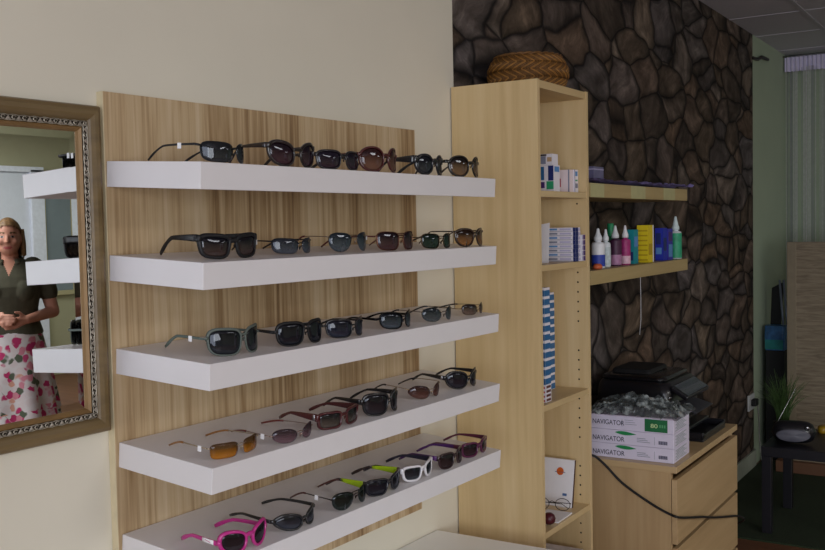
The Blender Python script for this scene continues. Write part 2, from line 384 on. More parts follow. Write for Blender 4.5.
def col_mat(c, kind):
    if kind == 'metal': return mat('frame_metal_'+c, c, .3, .85, var=.05)
    if kind == 'tort': return mat('frame_tortoise_'+c, c, .22, 0, var=.55, scale=70, coat=.6)
    return mat('frame_'+kind+'_'+c, c, {'gloss': .28, 'matt': .5, 'clear': .15}[kind], 0, var=.05, coat=.5 if kind == 'gloss' else 0)
def sunglasses(row, u, v, yaw, W, h, label, shape='oval', lw=None, bridge=.018, rim=.0025, fc='#15151a', fk='gloss', lens=('#15151c', '#24242c'),
               clr=(.08, .2), refl=.05, R=.13, temple=(.004, .003), tc=None, tk=None, tip=None, tag_at=None, brow=0, double=False, hz=.72, tdrop=None, tl=.132,
               inner=None, silver=False, splay=0, band=None, shield=False):
    i = row-1; loc = shelf_pt(i, u-SHELF[i][2], v, .0004)
    W *= 1.045; lw = lw*1.06 if lw else None; u += .0045
    loc = shelf_pt(i, u-SHELF[i][2], v, .0004)
    root = thing('sunglasses', label, 'sunglasses', loc, PHI+math.radians(yaw), 'sunglasses set out on the white shelves', math.radians(SHELF[i][1]))
    lw = (lw or (W-bridge)/2-.004)+.0025; bridge = bridge-.003
    refl = min(refl, .085)*.62; tl *= .9
    if rim > .003: rim *= .78; lw += .002
    ins = rim
    cx = bridge/2+lw/2; zc = h/2+rim
    def wrap(x, y, z): a = x/R; return (R*math.sin(a)+y*math.sin(a)*0, y+R*(1-math.cos(a))+.06*z, z)
    fm = MB(); fmat = col_mat(fc, fk)
    outs = {}
    lensobjs = []
    for s in (-1, 1):
        P = outline(shape, lw-2*ins, h-2*ins*.6, s); zmin = min(z for _, z in P); zo = -zmin+rim
        pts = [(s*cx+x, z+zo) for x, z in P]; outs[s] = pts
        lm = MB(); vs = []; fs = []; n = len(pts); ccx = s*cx; ccz = sum(z for _, z in pts)/n
        rg = [0, .4, .75, 1.0]
        for side in (0, 1):
            base = len(vs); vs.append(wrap(ccx, -.0030+.0016*side, ccz))
            for r in rg[1:]:
                for (x, z) in pts:
                    vs.append(wrap(ccx+(x-ccx)*r, -.0030*(1-r*r)+.0016*side, ccz+(z-ccz)*r))
            for j in range(n):
                k = (j+1) % n; fs.append((base, base+1+j, base+1+k) if side == 0 else (base, base+1+k, base+1+j))
                for t in range(2):
                    a0 = base+1+t*n; a1 = a0+n; q = (a0+j, a1+j, a1+k, a0+k); fs.append(q if side == 0 else q[::-1])
        o0 = 1+2*n; o1 = len(vs)//2+1+2*n
        for j in range(n): k = (j+1) % n; fs.append((o0+j, o1+j, o1+k, o0+k))
        lm.add(vs, fs, 0, True)
        lm_ = lens_mat('lens_%s_%s_%d_%d' % (lens[0], lens[1], int(clr[0]*100), int(refl*100)), lens[0], lens[1], clr[0], clr[1], refl)
        lensobjs.append((lm, lm_))
        if rim > .0012:   # rim swept round the lens
            rings = []
            for j in range(n):
                x0, z0 = pts[j-1]; x1, z1 = pts[(j+1) % n]; tx, tz = x1-x0, z1-z0; ln = math.hypot(tx, tz) or 1
                nx, nz = tz/ln, -tx/ln
                top = max(0, (pts[j][1]-ccz)/(h/2)); rw = rim*(1+brow*top)
                d = max(rim*.7, .0013)
                ring = []
                for (a, y) in ((-.25, -d), (.35, -d*1.15), (1, -d*.7), (1, d*.9), (.3, d*1.2), (-.25, d)):
                    ring.append(wrap(pts[j][0]+nx*rw*a, y, pts[j][1]+nz*rw*a))
                rings.append(ring)
            fm.loft(rings, 0, True, True, loop=True)
    fparts = []
    # bridge
    zb = zc+h*.16; inn = {}
    for s in (-1, 1):
        inn[s] = min(outs[s], key=lambda p: (abs(p[1]-zb)*.7+s*p[0]))
    br = max(rim*.9, .0011)
    def arch(a, c, lift, r):
        pa = [wrap(a[0]+(c[0]-a[0])*t, -.0006, a[1]+(c[1]-a[1])*t+lift*4*t*(1-t)) for t in [k/8 for k in range(9)]]
        fm.tube(pa, (max(r*.7, .001), r), 8, up=(0, 0, 1))
    arch(inn[-1], inn[1], .002, br*(1.25 if rim > .003 else 1))
    if double:
        t1 = {s: min(outs[s], key=lambda p: (-p[1]*.9+s*p[0]*.45)) for s in (-1, 1)}; arch(t1[-1], t1[1], .0005, br)
    rimless = rim <= .0012
    if rimless: fm.build('bridge', fmat, root); fm = MB()
    # nose pads
    for s in (-1, 1):
        a = inn[s]; pa = [wrap(a[0]+s*.0005, .001, a[1]-.004), wrap(a[0]-s*.0015, .006, a[1]-.008), wrap(a[0]-s*.001, .007, a[1]-.013)]
        fm.tube(pa, [(.0008, .0008), (.0014, .0022), (.001, .0015)], 6)
        if rimless: fm.build('nose_pad', fmat, root); fm = MB()
    # end pieces
    zh = rim+h*hz; hinge = {}
    for s in (-1, 1):
        oo = max(outs[s], key=lambda p: s*p[0]-abs(p[1]-zh)*.9)
        a = wrap(oo[0]-s*.001, 0, oo[1]); hx = s*W/2; he = (hx, a[1]+.006, zh); hinge[s] = he
        r = max(rim, .0014)
        fm.tube([a, ((a[0]+hx)/2+s*.0015, a[1]+.0008, (oo[1]+zh)/2), he], [(r*.8, max(r, temple[0]*.4)), (r*.8, max(r, temple[0]*.48)), (r*.7, max(.0012, temple[0]*.5))], 8, square=True)
        if rimless: fm.build('end_piece', fmat, root); fm = MB()
    if not rimless: fm.build('frame_front', fmat, root)
    for lm, l_ in lensobjs: lm.build('lens', l_, root)
    # temples
    tmat = col_mat(tc or fc, tk or fk)
    for s in (-1, 1):
        hx, hy, hz_ = hinge[s]; T = MB(); pts = []; rad = []
        L1 = tl*.66; z_end = .0035 if tdrop is None else max(.0035, hz_-tdrop)
        for k in range(15):
            t = k/14; y = hy+t*tl
            xx = hx-s*(.004*t+.016*t*t)+s*splay*t
            if t < .62: zz = hz_+.0015*math.sin(t*PI)-.007*t
            else: q = (t-.62)/.38; h6 = hz_+.0015*math.sin(.62*PI)-.007*.62; zz = h6-(h6-z_end)*(q**1.35)
            w0, w1 = temple[0]/2, temple[1]/2
            hh = w0+(w1-w0)*min(1, t*1.5) if t < .8 else w1*(1+.35*math.sin((t-.8)/.2*PI))
            pts.append((xx, y, zz)); rad.append((max(.0007, min(.0016, hh*.7)), max(.0007, hh)))
        sp = 9 if tip else 15
        T.tube(pts[:sp], rad[:sp], 8, up=(0, 0, 1), square=temple[0] > .005)
        to = T.build('temple', tmat, root)
        if inner:   # inner face of another colour
            I = MB(); I.tube([(p[0]-s*.0016, p[1], p[2]) for p in pts[:11]], [(.0007, r[1]*.92) for r in rad[:11]], 6, square=True); q_ = I.build('inner_face', col_mat(inner, 'gloss'), to); q_['label'] = 'bright inner face of the temple'
        if band:
            I = MB(); I.tube([(p[0]+s*.0007, p[1], p[2]) for p in pts[1:6]], [(.0014, r[1]*.95) for r in rad[1:6]], 8, square=True); I.build('logo_band', M_tag, to)
            I = MB(); I.tube([(pts[k_][0]+s*.0019, pts[k_][1], pts[k_][2]+.0012*math.sin(k_*2.1)) for k_ in (2, 3, 4)], [(.0005, .0007)]*3, 6); I.build('logo_mark', mat('magenta_ink', '#c02a78', .5), to)
        if tip:
            I = MB(); I.tube(pts[sp-1:], [(max(r[0], .0015), max(r[1], .0021)) for r in rad[sp-1:]], 8, up=(0, 0, 1)); I.build('temple_tip', col_mat(tip, 'gloss'), to)
        if silver:
            I = MB(); I.tube([(pts[0][0]+s*.001, pts[0][1]+.001, pts[0][2]), (pts[1][0]+s*.001, pts[1][1]-.001, pts[1][2])], [(.0014, rad[0][1]*.8)]*2, 8, square=True); I.build('hinge_plate', M_chrome, to)
        if tag_at is not None and s == -1:
            k = tag_at; p = pts[k]; I = MB()
            I.tube([(p[0], p[1], p[2]+.003), (p[0]-.002, p[1], p[2]), (p[0], p[1], p[2]-.003), (p[0]+.002, p[1], p[2])], .0005, 4, closed=True, up=(0, 1, 0))
            I.box(p[0]-.0024, p[0]-.0016, p[1]-.005, p[1]+.004, p[2]-.008, p[2]+.003); I.build('price_tag', M_tag, root)
    return root

DK = ('#121217', '#1d1d24'); BRN = ('#1c1412', '#6b4a35'); PUR = ('#1b1119', '#4a3038')
# top shelf
sunglasses(1, .116, .033, 7, .140, .041, 'rimless black wraparound sunglasses at the left end of the top shelf', 'softrect', .064, .012, .001, '#141418', 'matt', ('#1a1c1e', '#34363a'), (.12, .3), .12, .075, (.005, .004), tag_at=4, hz=.80, tl=.145)
sunglasses(1, .298, .030, 1.4, .145, .049, 'dark brown cat-eye sunglasses, second from the left on the top shelf', 'cateye', .062, .018, .0045, '#1d1415', 'gloss', PUR, (.1, .35), .1, .17, (.012, .005), brow=.5, hz=.8)
sunglasses(1, .454, .030, -1, .140, 0.0410, 'black sunglasses with purplish rounded square lenses, third on the top shelf', 'square', .060, .018, .0035, '#15131b', 'gloss', ('#181320', '#3b2a35'), (.1, .35), .1, .16, (.010, .005), brow=.3)
sunglasses(1, .617, .030, -1.6, .140, .0575, 'large round reddish brown sunglasses on the top shelf', 'round', .062, .016, .004, '#4a1a1c', 'gloss', ('#2a1212', '#7c5545'), (.1, .42), .12, .11, (.009, .004), hz=.66)
sunglasses(1, .831, .030, 3.6, .135, .0500, 'black oval sunglasses with thick temples and bluish shine, top shelf', 'round', .054, .020, .0055, '#14161d', 'gloss', ('#17191f', '#34363b'), (.1, .3), .1, .12, (.020, .006), hz=.68)
sunglasses(1, 1.010, .030, -3, .140, .0555, 'large round black sunglasses with pale gradient lenses, right end of top shelf', 'round', .060, .018, .004, '#171412', 'gloss', ('#171310', '#8a6a4d'), (.08, .5), .1, .11, (.009, .004), hz=.68)
# second shelf
sunglasses(2, .118, .047, -2.1, .147, .0440, 'chunky matt black square sunglasses at left end of the second shelf', 'wayfarer', .063, .016, .0055, '#121216', 'matt', ('#15141a', '#4a3a36'), (.1, .3), .08, .20, (.015, .008), brow=.5, hz=.83, tl=.14)
sunglasses(2, .338, .062, 1.1, .135, 0.0350, 'rimless sunglasses with slate grey lenses and a white tag, second shelf', 'softrect', .060, .014, .001, '#22252c', 'metal', ('#22262e', '#50545e'), (.15, .35), .16, .09, (.003, .003), tip='#141418', tag_at=4, hz=0.78)
sunglasses(2, .500, .039, -1.8, .138, .0485, 'rimless aviator sunglasses with blue-grey lenses and red-brown temple tips', 'aviator', .058, .018, .001, '#8a7a6a', 'metal', ('#1e2830', '#566068'), (.2, .5), .16, .12, (.002, .002), tip='#5a1c1e', double=False)
sunglasses(2, .663, .023, -4, .138, .0445, 'thin metal sunglasses with purple-brown lenses and dark red temples, second shelf', 'softrect', .059, .018, .0014, '#6d4a3c', 'metal', ('#1d1218', '#4e3436'), (.1, .35), .12, .13, (.004, .003), tc='#571a1e', tk='gloss', double=True, tag_at=3)
sunglasses(2, .833, .016, -.6, .135, .0370, 'small thin metal sunglasses with dark green lenses on the second shelf', 'softrect', .055, .020, .0014, '#4d3f30', 'metal', ('#10201b', '#26382e'), (.08, .25), .1, .14, (.0025, .002), tip='#2a1a18', double=False)
sunglasses(2, .986, .006, .2, .140, .0495, 'aviator sunglasses with brown gradient lenses, right end of second shelf', 'aviator', .064, .010, .003, '#2c1d14', 'gloss', ('#241710', '#9a6a3e'), (.08, .45), .1, .13, (.004, .003), brow=.5, hz=.76)
# middle shelf
sunglasses(3, .122, .031, -.2, .143, 0.0515, 'grey-green framed wraparound sunglasses with yellow nose accents, middle shelf', 'softrect', .066, .012, .0026, '#59625c', 'matt', ('#14161a', '#24262b'), (.04, .1), .12, .095, (.005, .006), tc='#5d6a64', tag_at=4, brow=.6, tl=.14, hz=0.62)
sunglasses(3, .301, .022, -2.5, .140, 0.0480, 'black square aviator sunglasses with flat brow, second on the middle shelf', 'square', .062, .012, .0026, '#111114', 'matt', ('#111217', '#1b1c24'), (.04, .1), .09, .13, (.007, .005), brow=.8, hz=0.58, double=True)
sunglasses(3, .461, .018, -.7, .137, 0.0400, 'curved black sunglasses with bluish lenses, third on the middle shelf', 'softrect', .060, .014, .0018, '#131318', 'gloss', ('#14151f', '#2a2c3a'), (.05, .15), .14, .085, (.005, .004), brow=.5, hz=0.64)
sunglasses(3, .663, .020, 1.9, .138, 0.0380, 'half-rim black sport sunglasses with grey lenses, fourth on the middle shelf', 'narrow', .060, .014, .0016, '#15161a', 'metal', ('#171c22', '#4a525a'), (.12, .3), .16, .09, (.006, .004), brow=1.2, hz=0.60)
sunglasses(3, .841, .018, -2.3, .135, 0.0370, 'small oval metal sunglasses with grey lenses, fifth on the middle shelf', 'oval', .056, .020, .0012, '#6a6054', 'metal', ('#20262a', '#545a5c'), (.12, .35), .16, .10, (.002, .002), tip='#171417', hz=0.72)
sunglasses(3, 1.036, .029, 4.9, .131, 0.0300, 'small rimless sunglasses with brown-grey lenses, right end of middle shelf', 'softrect', .052, .018, .001, '#7a6a58', 'metal', ('#2a2322', '#7d6658'), (.2, .5), .14, .10, (.002, .002), tip='#1a1412', hz=0.60)
# fourth shelf
sunglasses(4, .097, .022, 1.2, .135, 0.0310, 'rimless sunglasses with amber rectangular lenses, left end of fourth shelf', 'rect', .056, .018, .001, '#b8a890', 'metal', ('#5a3c1c', '#c07a1c'), (.3, .35), .12, .13, (.0025, .003), tip='#8a5a26', tag_at=2, tdrop=.034, hz=0.72)
sunglasses(4, .257, .008, 1.9, .130, 0.0310, 'rimless oval sunglasses with brown mauve lenses beside the amber pair', 'oval', .056, .018, .001, '#a08a80', 'metal', ('#3a2a30', '#7c6068'), (.25, .4), .12, .11, (.002, .002), tip='#6a2a26', tag_at=2, hz=0.55)
sunglasses(4, .416, .017, .1, .138, 0.0360, 'dark red rectangular sunglasses with silver hinge plates on the fourth shelf', 'rect', .058, .018, .0045, '#471318', 'gloss', ('#1c1a1c', '#5b524a'), (.12, .35), .1, .15, (.017, .006), silver=True, tc='#4a1519', hz=0.68)
sunglasses(4, .586, .014, 1.3, .142, 0.0505, 'oversized black sunglasses with large squarish lenses on the fourth shelf', 'square', .064, .012, .0035, '#101014', 'gloss', ('#131217', '#2a252a'), (.05, .12), .09, .10, (.013, .005), brow=.7, silver=False, hz=0.62)
sunglasses(4, .800, .033, -4.7, .135, 0.0350, 'rimless copper-brown half-oval sunglasses, second from right on the fourth shelf', 'wrap', .060, .012, .001, '#b09a80', 'metal', ('#38201e', '#6a463c'), (.2, .35), .14, .085, (.002, .002), tip='#171315', hz=0.80)
sunglasses(4, .980, .030, -5.5, .138, 0.0460, 'black wraparound sunglasses with silver hinge at right end of fourth shelf', 'oval', .062, .012, .0035, '#111114', 'gloss', ('#121118', '#242028'), (.04, .1), .09, .09, (.012, .005), brow=.5, silver=True, hz=0.62)
# lowest shelf
sunglasses(5, .103, .012, 1.5, .128, 0.0440, 'bright pink cat-eye sunglasses with white temple bands, lowest shelf', 'cateye', .058, .014, .0055, '#c02a86', 'gloss', ('#1a1519', '#2c2226'), (.05, .15), .08, .13, (.010, .007), band=True, tl=.125, hz=0.50)
sunglasses(5, .269, .013, 1.9, .137, 0.0330, 'black wraparound sports sunglasses beside the pink pair on lowest shelf', 'wrap', .064, .010, .003, '#17181c', 'gloss', ('#15161c', '#3a3c46'), (.06, .15), .14, .085, (.008, .005), brow=.3, tl=.14, hz=0.62)
sunglasses(5, .444, .010, 3.0, .138, 0.0445, 'dark aviator sunglasses with thin brown temples on the lowest shelf', 'aviator', .058, .016, .0012, '#2a201c', 'metal', ('#0e1412', '#1c2420'), (.05, .12), .1, .13, (.0025, .0025), tip='#4a1c18', double=True, tag_at=4, hz=0.66)
sunglasses(5, .579, .014, 3.0, .142, 0.0375, 'black square sunglasses with lime green temples on the lowest shelf', 'wayfarer', .062, .016, .004, '#12131e', 'gloss', ('#12121a', '#22222c'), (.05, .15), .1, .15, (.018, .006), tc='#a9ca04', tip='#2c1a1a', hz=0.72)
sunglasses(5, .726, .015, 2.5, .137, 0.0360, 'white framed sunglasses with dark lenses on the lowest shelf', 'wayfarer', .058, .017, .005, '#e4e2e6', 'gloss', ('#14161c', '#33363c'), (.05, .15), .1, .14, (.014, .006), tc='#1c1a30', hz=0.70)
sunglasses(5, .874, .012, 5.6, .132, 0.0395, 'dark brown square sunglasses with purple temples, second from right, lowest shelf', 'square', .055, .018, .003, '#2c161c', 'gloss', ('#1a1416', '#332628'), (.05, .15), .08, .15, (.013, .005), tc='#4c1a62', hz=0.70)
sunglasses(5, 1.010, .019, 2.1, .137, 0.0375, 'magenta plum sunglasses with oval lenses at right end of lowest shelf', 'softrect', .058, .018, .005, '#54163e', 'gloss', ('#1c1418', '#3a262c'), (.05, .15), .08, .15, (.013, .005), tc='#5a1834', hz=0.70)

# ------------------------------------------------------------------ white table under the shelves
t = thing('table', 'white table under the lowest shelf, against the wall beside the bookcase', 'table', (1.74, 1.12, 0), 0)
tx0, tx1, ty0, ty1 = -.62, .782, -.36, .396
b = MB(); b.hexa([(tx0, ty0, .650), (tx1, ty0, .650), (tx1, ty1, .650), (tx0, ty1+.041, .650), (tx0, ty0, .676), (tx1, ty0, .676), (tx1, ty1, .676), (tx0, ty1+.041, .676)])
b.build('tabletop', M_table, t, .002)
for x in (tx0+.03, tx1-.07):
    for y in (ty0+.03, ty1-.06):
        b = MB(); b.box(x, x+.04, y, y+.04, 0, .650); b.build('leg', M_white, t, .002)

# ------------------------------------------------------------------ bookcase
BX, BY, BW, BT = 2.650, 1.224, .386, 2.016  # bookcase scaled about the camera to reach the wall; contents shifted to follow
bc = thing('bookcase', 'tall narrow birch bookcase standing at the end of the shelves', 'bookcase', (BX, BY, 0))
T_ = .016; BD = .2885
for s in (0, 1):
    b = MB(); x = 0 if s == 0 else BW-T_; b.box(x, x+T_, 0, BD, 0, BT)
    xi = T_+.0003 if s == 0 else BW-T_-.0003
    for yy in (.035, .24):
        for k in range(52):
            z = .12+k*.032
            if any(abs(z-q) < .02 for q in (1.683, 1.462, 1.044, .660)): continue
            if (k//6) % 2 and yy < .1 and k > 6 and (k % 12) > 9: continue
            vs = [(xi, yy+.0032*math.cos(a*PI/4), z+.0032*math.sin(a*PI/4)) for a in range(8)]; b.add(vs, [tuple(range(8))], 1)
    b.build('side_panel', [M_birch, M_gap], bc)
b = MB(); b.box(T_, BW-T_, .002, BD, BT-.024, BT-.002); b.build('top_panel', M_birchx, bc)
b = MB(); b.box(T_, BW-T_, BD-.006, BD-.001, .06, BT-.024); b.build('back_panel', M_birch, bc)
b = MB(); b.box(T_, BW-T_, .02, .036, 0, .06); b.build('plinth', M_birchx, bc)
for z in (1.691, 1.4703, 1.0518, .668, .33, .078):
    b = MB(); b.box(T_, BW-T_, .002, BD-.007, z-.018, z); b.build('shelf', M_birchx, bc)

# basket
bk = thing('wicker_basket', 'round brown wicker basket lying on top of the bookcase', 'basket', (2.880, 1.362, BT+.0005))
M_wick = mat('dark_wicker', '#4e3417', .6, var=.3, scale=60); M_wickl = mat('light_wicker', '#9a6c31', .55, var=.25, scale=60)
def bprof(t):      # t 0..1 up the side
    return .099+.027*math.sin(PI*(.12+.80*t)), .004+t*.094
b = MB(); prof = [(.0, .003), (.09, .003)]+[bprof(k/10) for k in range(11)]+[(bprof(1)[0]-.006, .100)]+[(bprof(k/10)[0]-.007, bprof(k/10)[1]) for k in range(10, 0, -1)]+[(.085, .008), (0, .008)]
b.lathe([(max(r, .0005), z) for r, z in prof], 48, m=0, cap0=False, cap1=False); b.build('bowl', M_wick, bk)
b = MB(); NB = 28; bands = 4
for q in range(bands):
    for k in range(NB):
        for w in range(3):
            a0 = 2*PI*(k+w/3)/NB; lean = (1 if q % 2 == 0 else -1)*2*PI/NB*1.5
            pts = []
            for j in range(5):
                tt = (q+j/4)/bands; r, z = bprof(tt); a = a0+lean*(j/4-.5); bul = .0012+.0022*math.sin(PI*j/4)
                pts.append(((r+bul)*math.cos(a), (r+bul)*math.sin(a), z))
            b.tube(pts, .0021, 5, m=(1 if w == 0 else 0))
b.build('herringbone_weave', [mat('mid_wicker', '#6b4820', .55, var=.35, scale=80), M_wickl], bk)
b = MB(); r, z = bprof(1)
for w in range(3): b.tube([((r-.003+.005*math.cos(2.1*w+i*.55))*math.cos(i*2*PI/90), (r-.003+.005*math.cos(2.1*w+i*.55))*math.sin(i*2*PI/90), z+.002+.004*math.sin(2.1*w+i*.55)) for i in range(90)], .0032, 6, closed=True)
b.build('braided_rim', mat('mid_wicker', '#6b4820'), bk)

# ------------------------------------------------------------------ cartons in the bookcase
C = {k: mat('print_'+k, v, .5, var=.04) for k, v in dict(blue='#2a6496', navy='#1f2c6a', green='#2c9a6a', red='#b03040', pink='#d8aeb4', grey='#80859a', lav='#b9b4d4', orange='#d86a1c',
     purple='#4a2a70', yellow='#e0c81c', dyellow='#b89a10', teal='#178a96', brown='#5a2a22', sky='#5b8ec8', mag='#b0387c', dgreen='#1c7a46', royal='#2430a8', dk='#2a2a30').items()}
def carton(name, label, cat, x, y, z, dx, dy, dz, base, decals=(), rz=0, group=None, lid=True):
    """decals: (face, a0, a1, z0, z1, colour) with face 'x' (left, -X) or 'y' (front, -Y); fractions"""
    mats = [base]; o = MB(); o.box(0, dx, 0, dy, 0, dz)
    for f, a0, a1, z0, z1, c in decals:
        mm = C[c] if isinstance(c, str) else c
        if mm not in mats: mats.append(mm)
        k = mats.index(mm); e = .0004
        if f == 'x': o.add([(-e, dy*(1-a0), dz*z0), (-e, dy*(1-a1), dz*z0), (-e, dy*(1-a1), dz*z1), (-e, dy*(1-a0), dz*z1)], [(0, 1, 2, 3)], k)
        else: o.add([(dx*a0, -e, dz*z0), (dx*a1, -e, dz*z0), (dx*a1, -e, dz*z1), (dx*a0, -e, dz*z1)], [(0, 1, 2, 3)], k)
    ob = o.build(name, mats, None, 0, (x, y, z), (0, 0, rz)); tag(ob, label, cat, group); return ob
zA, zB, zC, zD = 1.6915, 1.4708, 1.0523, .6685
GA = 'small cartons on the top bookcase shelf'
carton('carton', 'white and blue carton with green corner on the top bookcase shelf', 'box', 2.834, 1.257, zA, .045, .050, .083, M_card,
       [('x', .1, .35, .45, .95, 'blue'), ('x', .62, .98, .42, .98, 'navy'), ('x', .5, .98, .1, .4, 'green'), ('x', .08, .38, .15, .38, 'purple'), ('y', .1, .9, .75, .95, 'sky')], group=GA)
carton('carton', 'small cream carton lying on top of the blue and white carton', 'box', 2.829, 1.259, zA+.0835, .042, .044, .034, M_card,
       [('x', .05, .5, .1, .8, 'grey'), ('x', .6, .95, .3, .7, mat('print_tan', '#b99a78')), ('x', .05, .55, .82, .98, 'dk')], group=GA)
carton('carton', 'pinkish white carton with red lettering marks, top bookcase shelf', 'box', 2.951, 1.255, zA, .030, .048, .073, mat('pinkish_card', '#e6d6da', .7),
       [('x', .12, .38, .25, .62, 'red'), ('x', .2, .3, .72, .8, 'orange'), ('x', .9, 1, 0, 1, 'grey')], group=GA)
carton('carton', 'narrow white carton with blue print beside the pinkish carton', 'box', 2.983, 1.251, zA, .030, .046, .074, M_card,
       [('y', .0, .1, 0, 1, 'navy'), ('y', .2, .8, .72, .92, 'sky'), ('y', .2, .8, .5, .56, 'green'), ('y', .2, .85, .2, .4, 'grey')], group=GA)
carton('carton', 'white carton with dark blue stripe standing behind, top bookcase shelf', 'box', 2.883, 1.322, zA, .04, .045, .094, M_card, [('x', .4, .98, .72, .92, 'navy'), ('x', .1, .3, .4, .9, 'sky')], group=GA)
# slim lens cartons, stack of eight and the one behind
for k in range(8):
    nm = ['bottom', 'second', 'third', 'fourth', 'fifth', 'sixth', 'seventh', 'topmost'][k]
    j = random.uniform(-.0015, .0015)
    carton('lens_carton', 'slim white lens carton, %s of the neat stack on the second bookcase shelf' % (nm if k in (0, 7) else nm+' from below'), 'box', 2.941+j, 1.233+j, zB+k*.0136, .040, .104, .0131, M_card,
           [('x', 0, .9, .1, .2, 'grey'), ('x', .08, .40, .38, .8, 'sky' if k % 2 else 'grey'), ('x', .48, .85, .38, .8, 'lav'), ('x', .92, 1, 0, 1, 'navy'), ('y', 0, .55, 0, 1, 'navy'), ('y', .6, .95, .15, .85, 'lav')], group='slim lens cartons in a stack')
for k in range(5):
    nm = ['bottom', 'second', 'middle', 'fourth', 'topmost'][k]
    carton('lens_carton', 'purple-ended lens carton, %s of the short stack at the bookcase side' % nm, 'box', 2.984, 1.229, zB+k*.017, .028, .11, .0165, M_card,
           [('y', 0, .35, .1, .9, 'lav'), ('y', .4, 1, .05, .95, 'purple')], group='purple lens cartons in a short stack')
b = MB(); b.hexa([(0, 0, 0), (.002, 0, 0), (.002, .06, 0), (0, .06, 0), (.012, 0, .125), (.0135, 0, .125), (.0135, .06, .115), (.012, .06, .115)])
tag(b.build('leaflet', M_paper, None, 0, (2.818, 1.272, zB)), 'white leaflet leaning at the left of the slim carton stack', 'leaflet')
# blue cartons, two columns on the third shelf
for k in range(4):
    nm = ['bottom', 'second', 'third', 'topmost'][k]
    carton('lens_carton', 'small brown-striped white carton, %s of the four at the bookcase front' % nm, 'box', 2.720, 1.242, zC+k*.0132, .040, .046, .0128, M_card,
           [('x', .15, .62, .15, .85, 'brown'), ('x', .66, .95, .15, .6, 'red'), ('y', .1, .9, .2, .8, 'brown')], group='small brown-striped cartons')
zt = zC+4*.0132
ORD = ['lowest', 'second', 'third', 'fourth', 'fifth', 'sixth', 'seventh', 'eighth', 'ninth', 'tenth', 'eleventh', 'topmost']
for k in range(11):
    j = random.uniform(-.001, .001)
    carton('lens_carton', 'blue and white carton, %s in the front blue tower on the third shelf' % (ORD[k] if k < 10 else 'topmost'), 'box', 2.722+j, 1.244+j, zt+k*.0268, .040, .046, .0264, M_card,
           [('x', 0, 1, .04, .74, 'blue'), ('x', .1, .5, .80, .92, 'sky'), ('x', .2, .75, .34, .44, 'sky'), ('y', 0, 1, .04, .72, 'blue')]+([('x', .4, .9, .2, .8, 'brown')] if k == 2 else []), group='blue cartons in the front tower')
for k in range(12):
    j = random.uniform(-.001, .001)
    carton('lens_carton', 'blue and white carton, %s in the rear blue tower on the third shelf' % ORD[k], 'box', 2.936+j, 1.326+j, zC+k*.0264, .042, .046, .026, M_card,
           [('x', 0, 1, .04, .74, 'blue'), ('x', .2, .75, .34, .44, 'sky'), ('y', 0, 1, .04, .74, 'blue')], group='blue cartons in the rear tower')
# booklet, spectacles, paper on the fourth shelf
bo = thing('booklet', 'white booklet with an orange disc leaning on the fourth bookcase shelf', 'booklet', (2.945, 1.259, zD), math.radians(0), None)
b = MB(); b.hexa([(0, 0, 0), (.010, 0, 0), (.010, .125, 0), (0, .125, 0), (.030, 0, .150), (.040, 0, .150), (.040, .125, .150), (.030, .125, .150)]); b.build('cover', M_paper, bo, .001)
b = MB(); b.hexa([(.0005, -.0006, 0), (.0105, -.0006, 0), (.0105, -.0001, 0), (.0005, -.0001, 0), (.0305, -.0006, .150), (.0405, -.0006, .150), (.0405, -.0001, .150), (.0305, -.0001, .150)]); b.build('spine', mat('dark_spine', '#43241f', .6), bo)
def on_cover(yf, z): return (.030*z/.150-.0009, yf, z)
b = MB(); b.add([on_cover(.048+.0125*math.cos(a*PI/12), .112+.0125*math.sin(a*PI/12)) for a in range(24)], [tuple(range(24))]); b.build('orange_disc', mat('orange_ink', '#d2601e', .5), bo)
b = MB(); b.add([on_cover(.035, .036), on_cover(.02, .036), on_cover(.02, .044), on_cover(.035, .044)], [(0, 1, 2, 3)]); b.add([on_cover(.066, .108), on_cover(.03, .108), on_cover(.03, .1105), on_cover(.066, .1105)], [(0, 1, 2, 3)], 1); b.build('print_mark', [mat('blue_ink', '#4a6a9c', .5), C['grey']], bo)
sp = thing('eyeglasses', 'thin dark wire-rimmed eyeglasses standing before the white booklet', 'eyeglasses', (2.895, 1.305, zD+.0008), math.radians(-78))
b = MB(); M_wire = mat('dark_wire', '#26201f', .35, .6)
lo = []
for s in (-1, 1):
    pts = [(s*.034+.024*math.cos(a*PI/12), 0, .021+.0195*math.sin(a*PI/12)) for a in range(24)]; b.tube(pts, .0012, 6, closed=True, up=(0, 1, 0)); lo.append(pts)
b.tube([(-.0105, 0, .026), (0, -.001, .031), (.0105, 0, .026)], .0011, 6)
b.build('frame_front', M_wire, sp)
M_clear = mat('clear_lens', '#ffffff', .02, 0, trans=1, var=0, alpha=.25)
for pts in lo: q = MB(); q.add(pts, [tuple(range(24))]); q.build('lens', M_clear, sp)
for s in (-1, 1):
    q = MB(); q.tube([(s*.058, 0, .024), (s*.060, .005+.003*s, .024), (s*.02, .009+.003*s, .023), (-s*.03, .010+.003*s, .021), (-s*.05, .010+.003*s, .008)], .0012, 6); q.build('temple', M_wire, sp)
b = MB(); b.box(0, .115, 0, .085, 0, .004); tag(b.build('paper_pad', M_paper, None, .0006, (2.776, 1.232, zD), (0, 0, .02)), 'flat white paper pad lying at the front of the fourth bookcase shelf', 'paper')
b = MB(); b.lathe([(.0005, .004), (.010, .0), (.017, .006), (.020, .017), (.016, .028), (.008, .034), (.0005, .034)], 24); 
tag(b.build('glasses_case', mat('maroon_case', '#4a1420', .4), None, 0, (2.747, 1.249, zD+.0042), (0, 0, 0)), 'small dark red rounded case on the paper pad, fourth bookcase shelf', 'case')
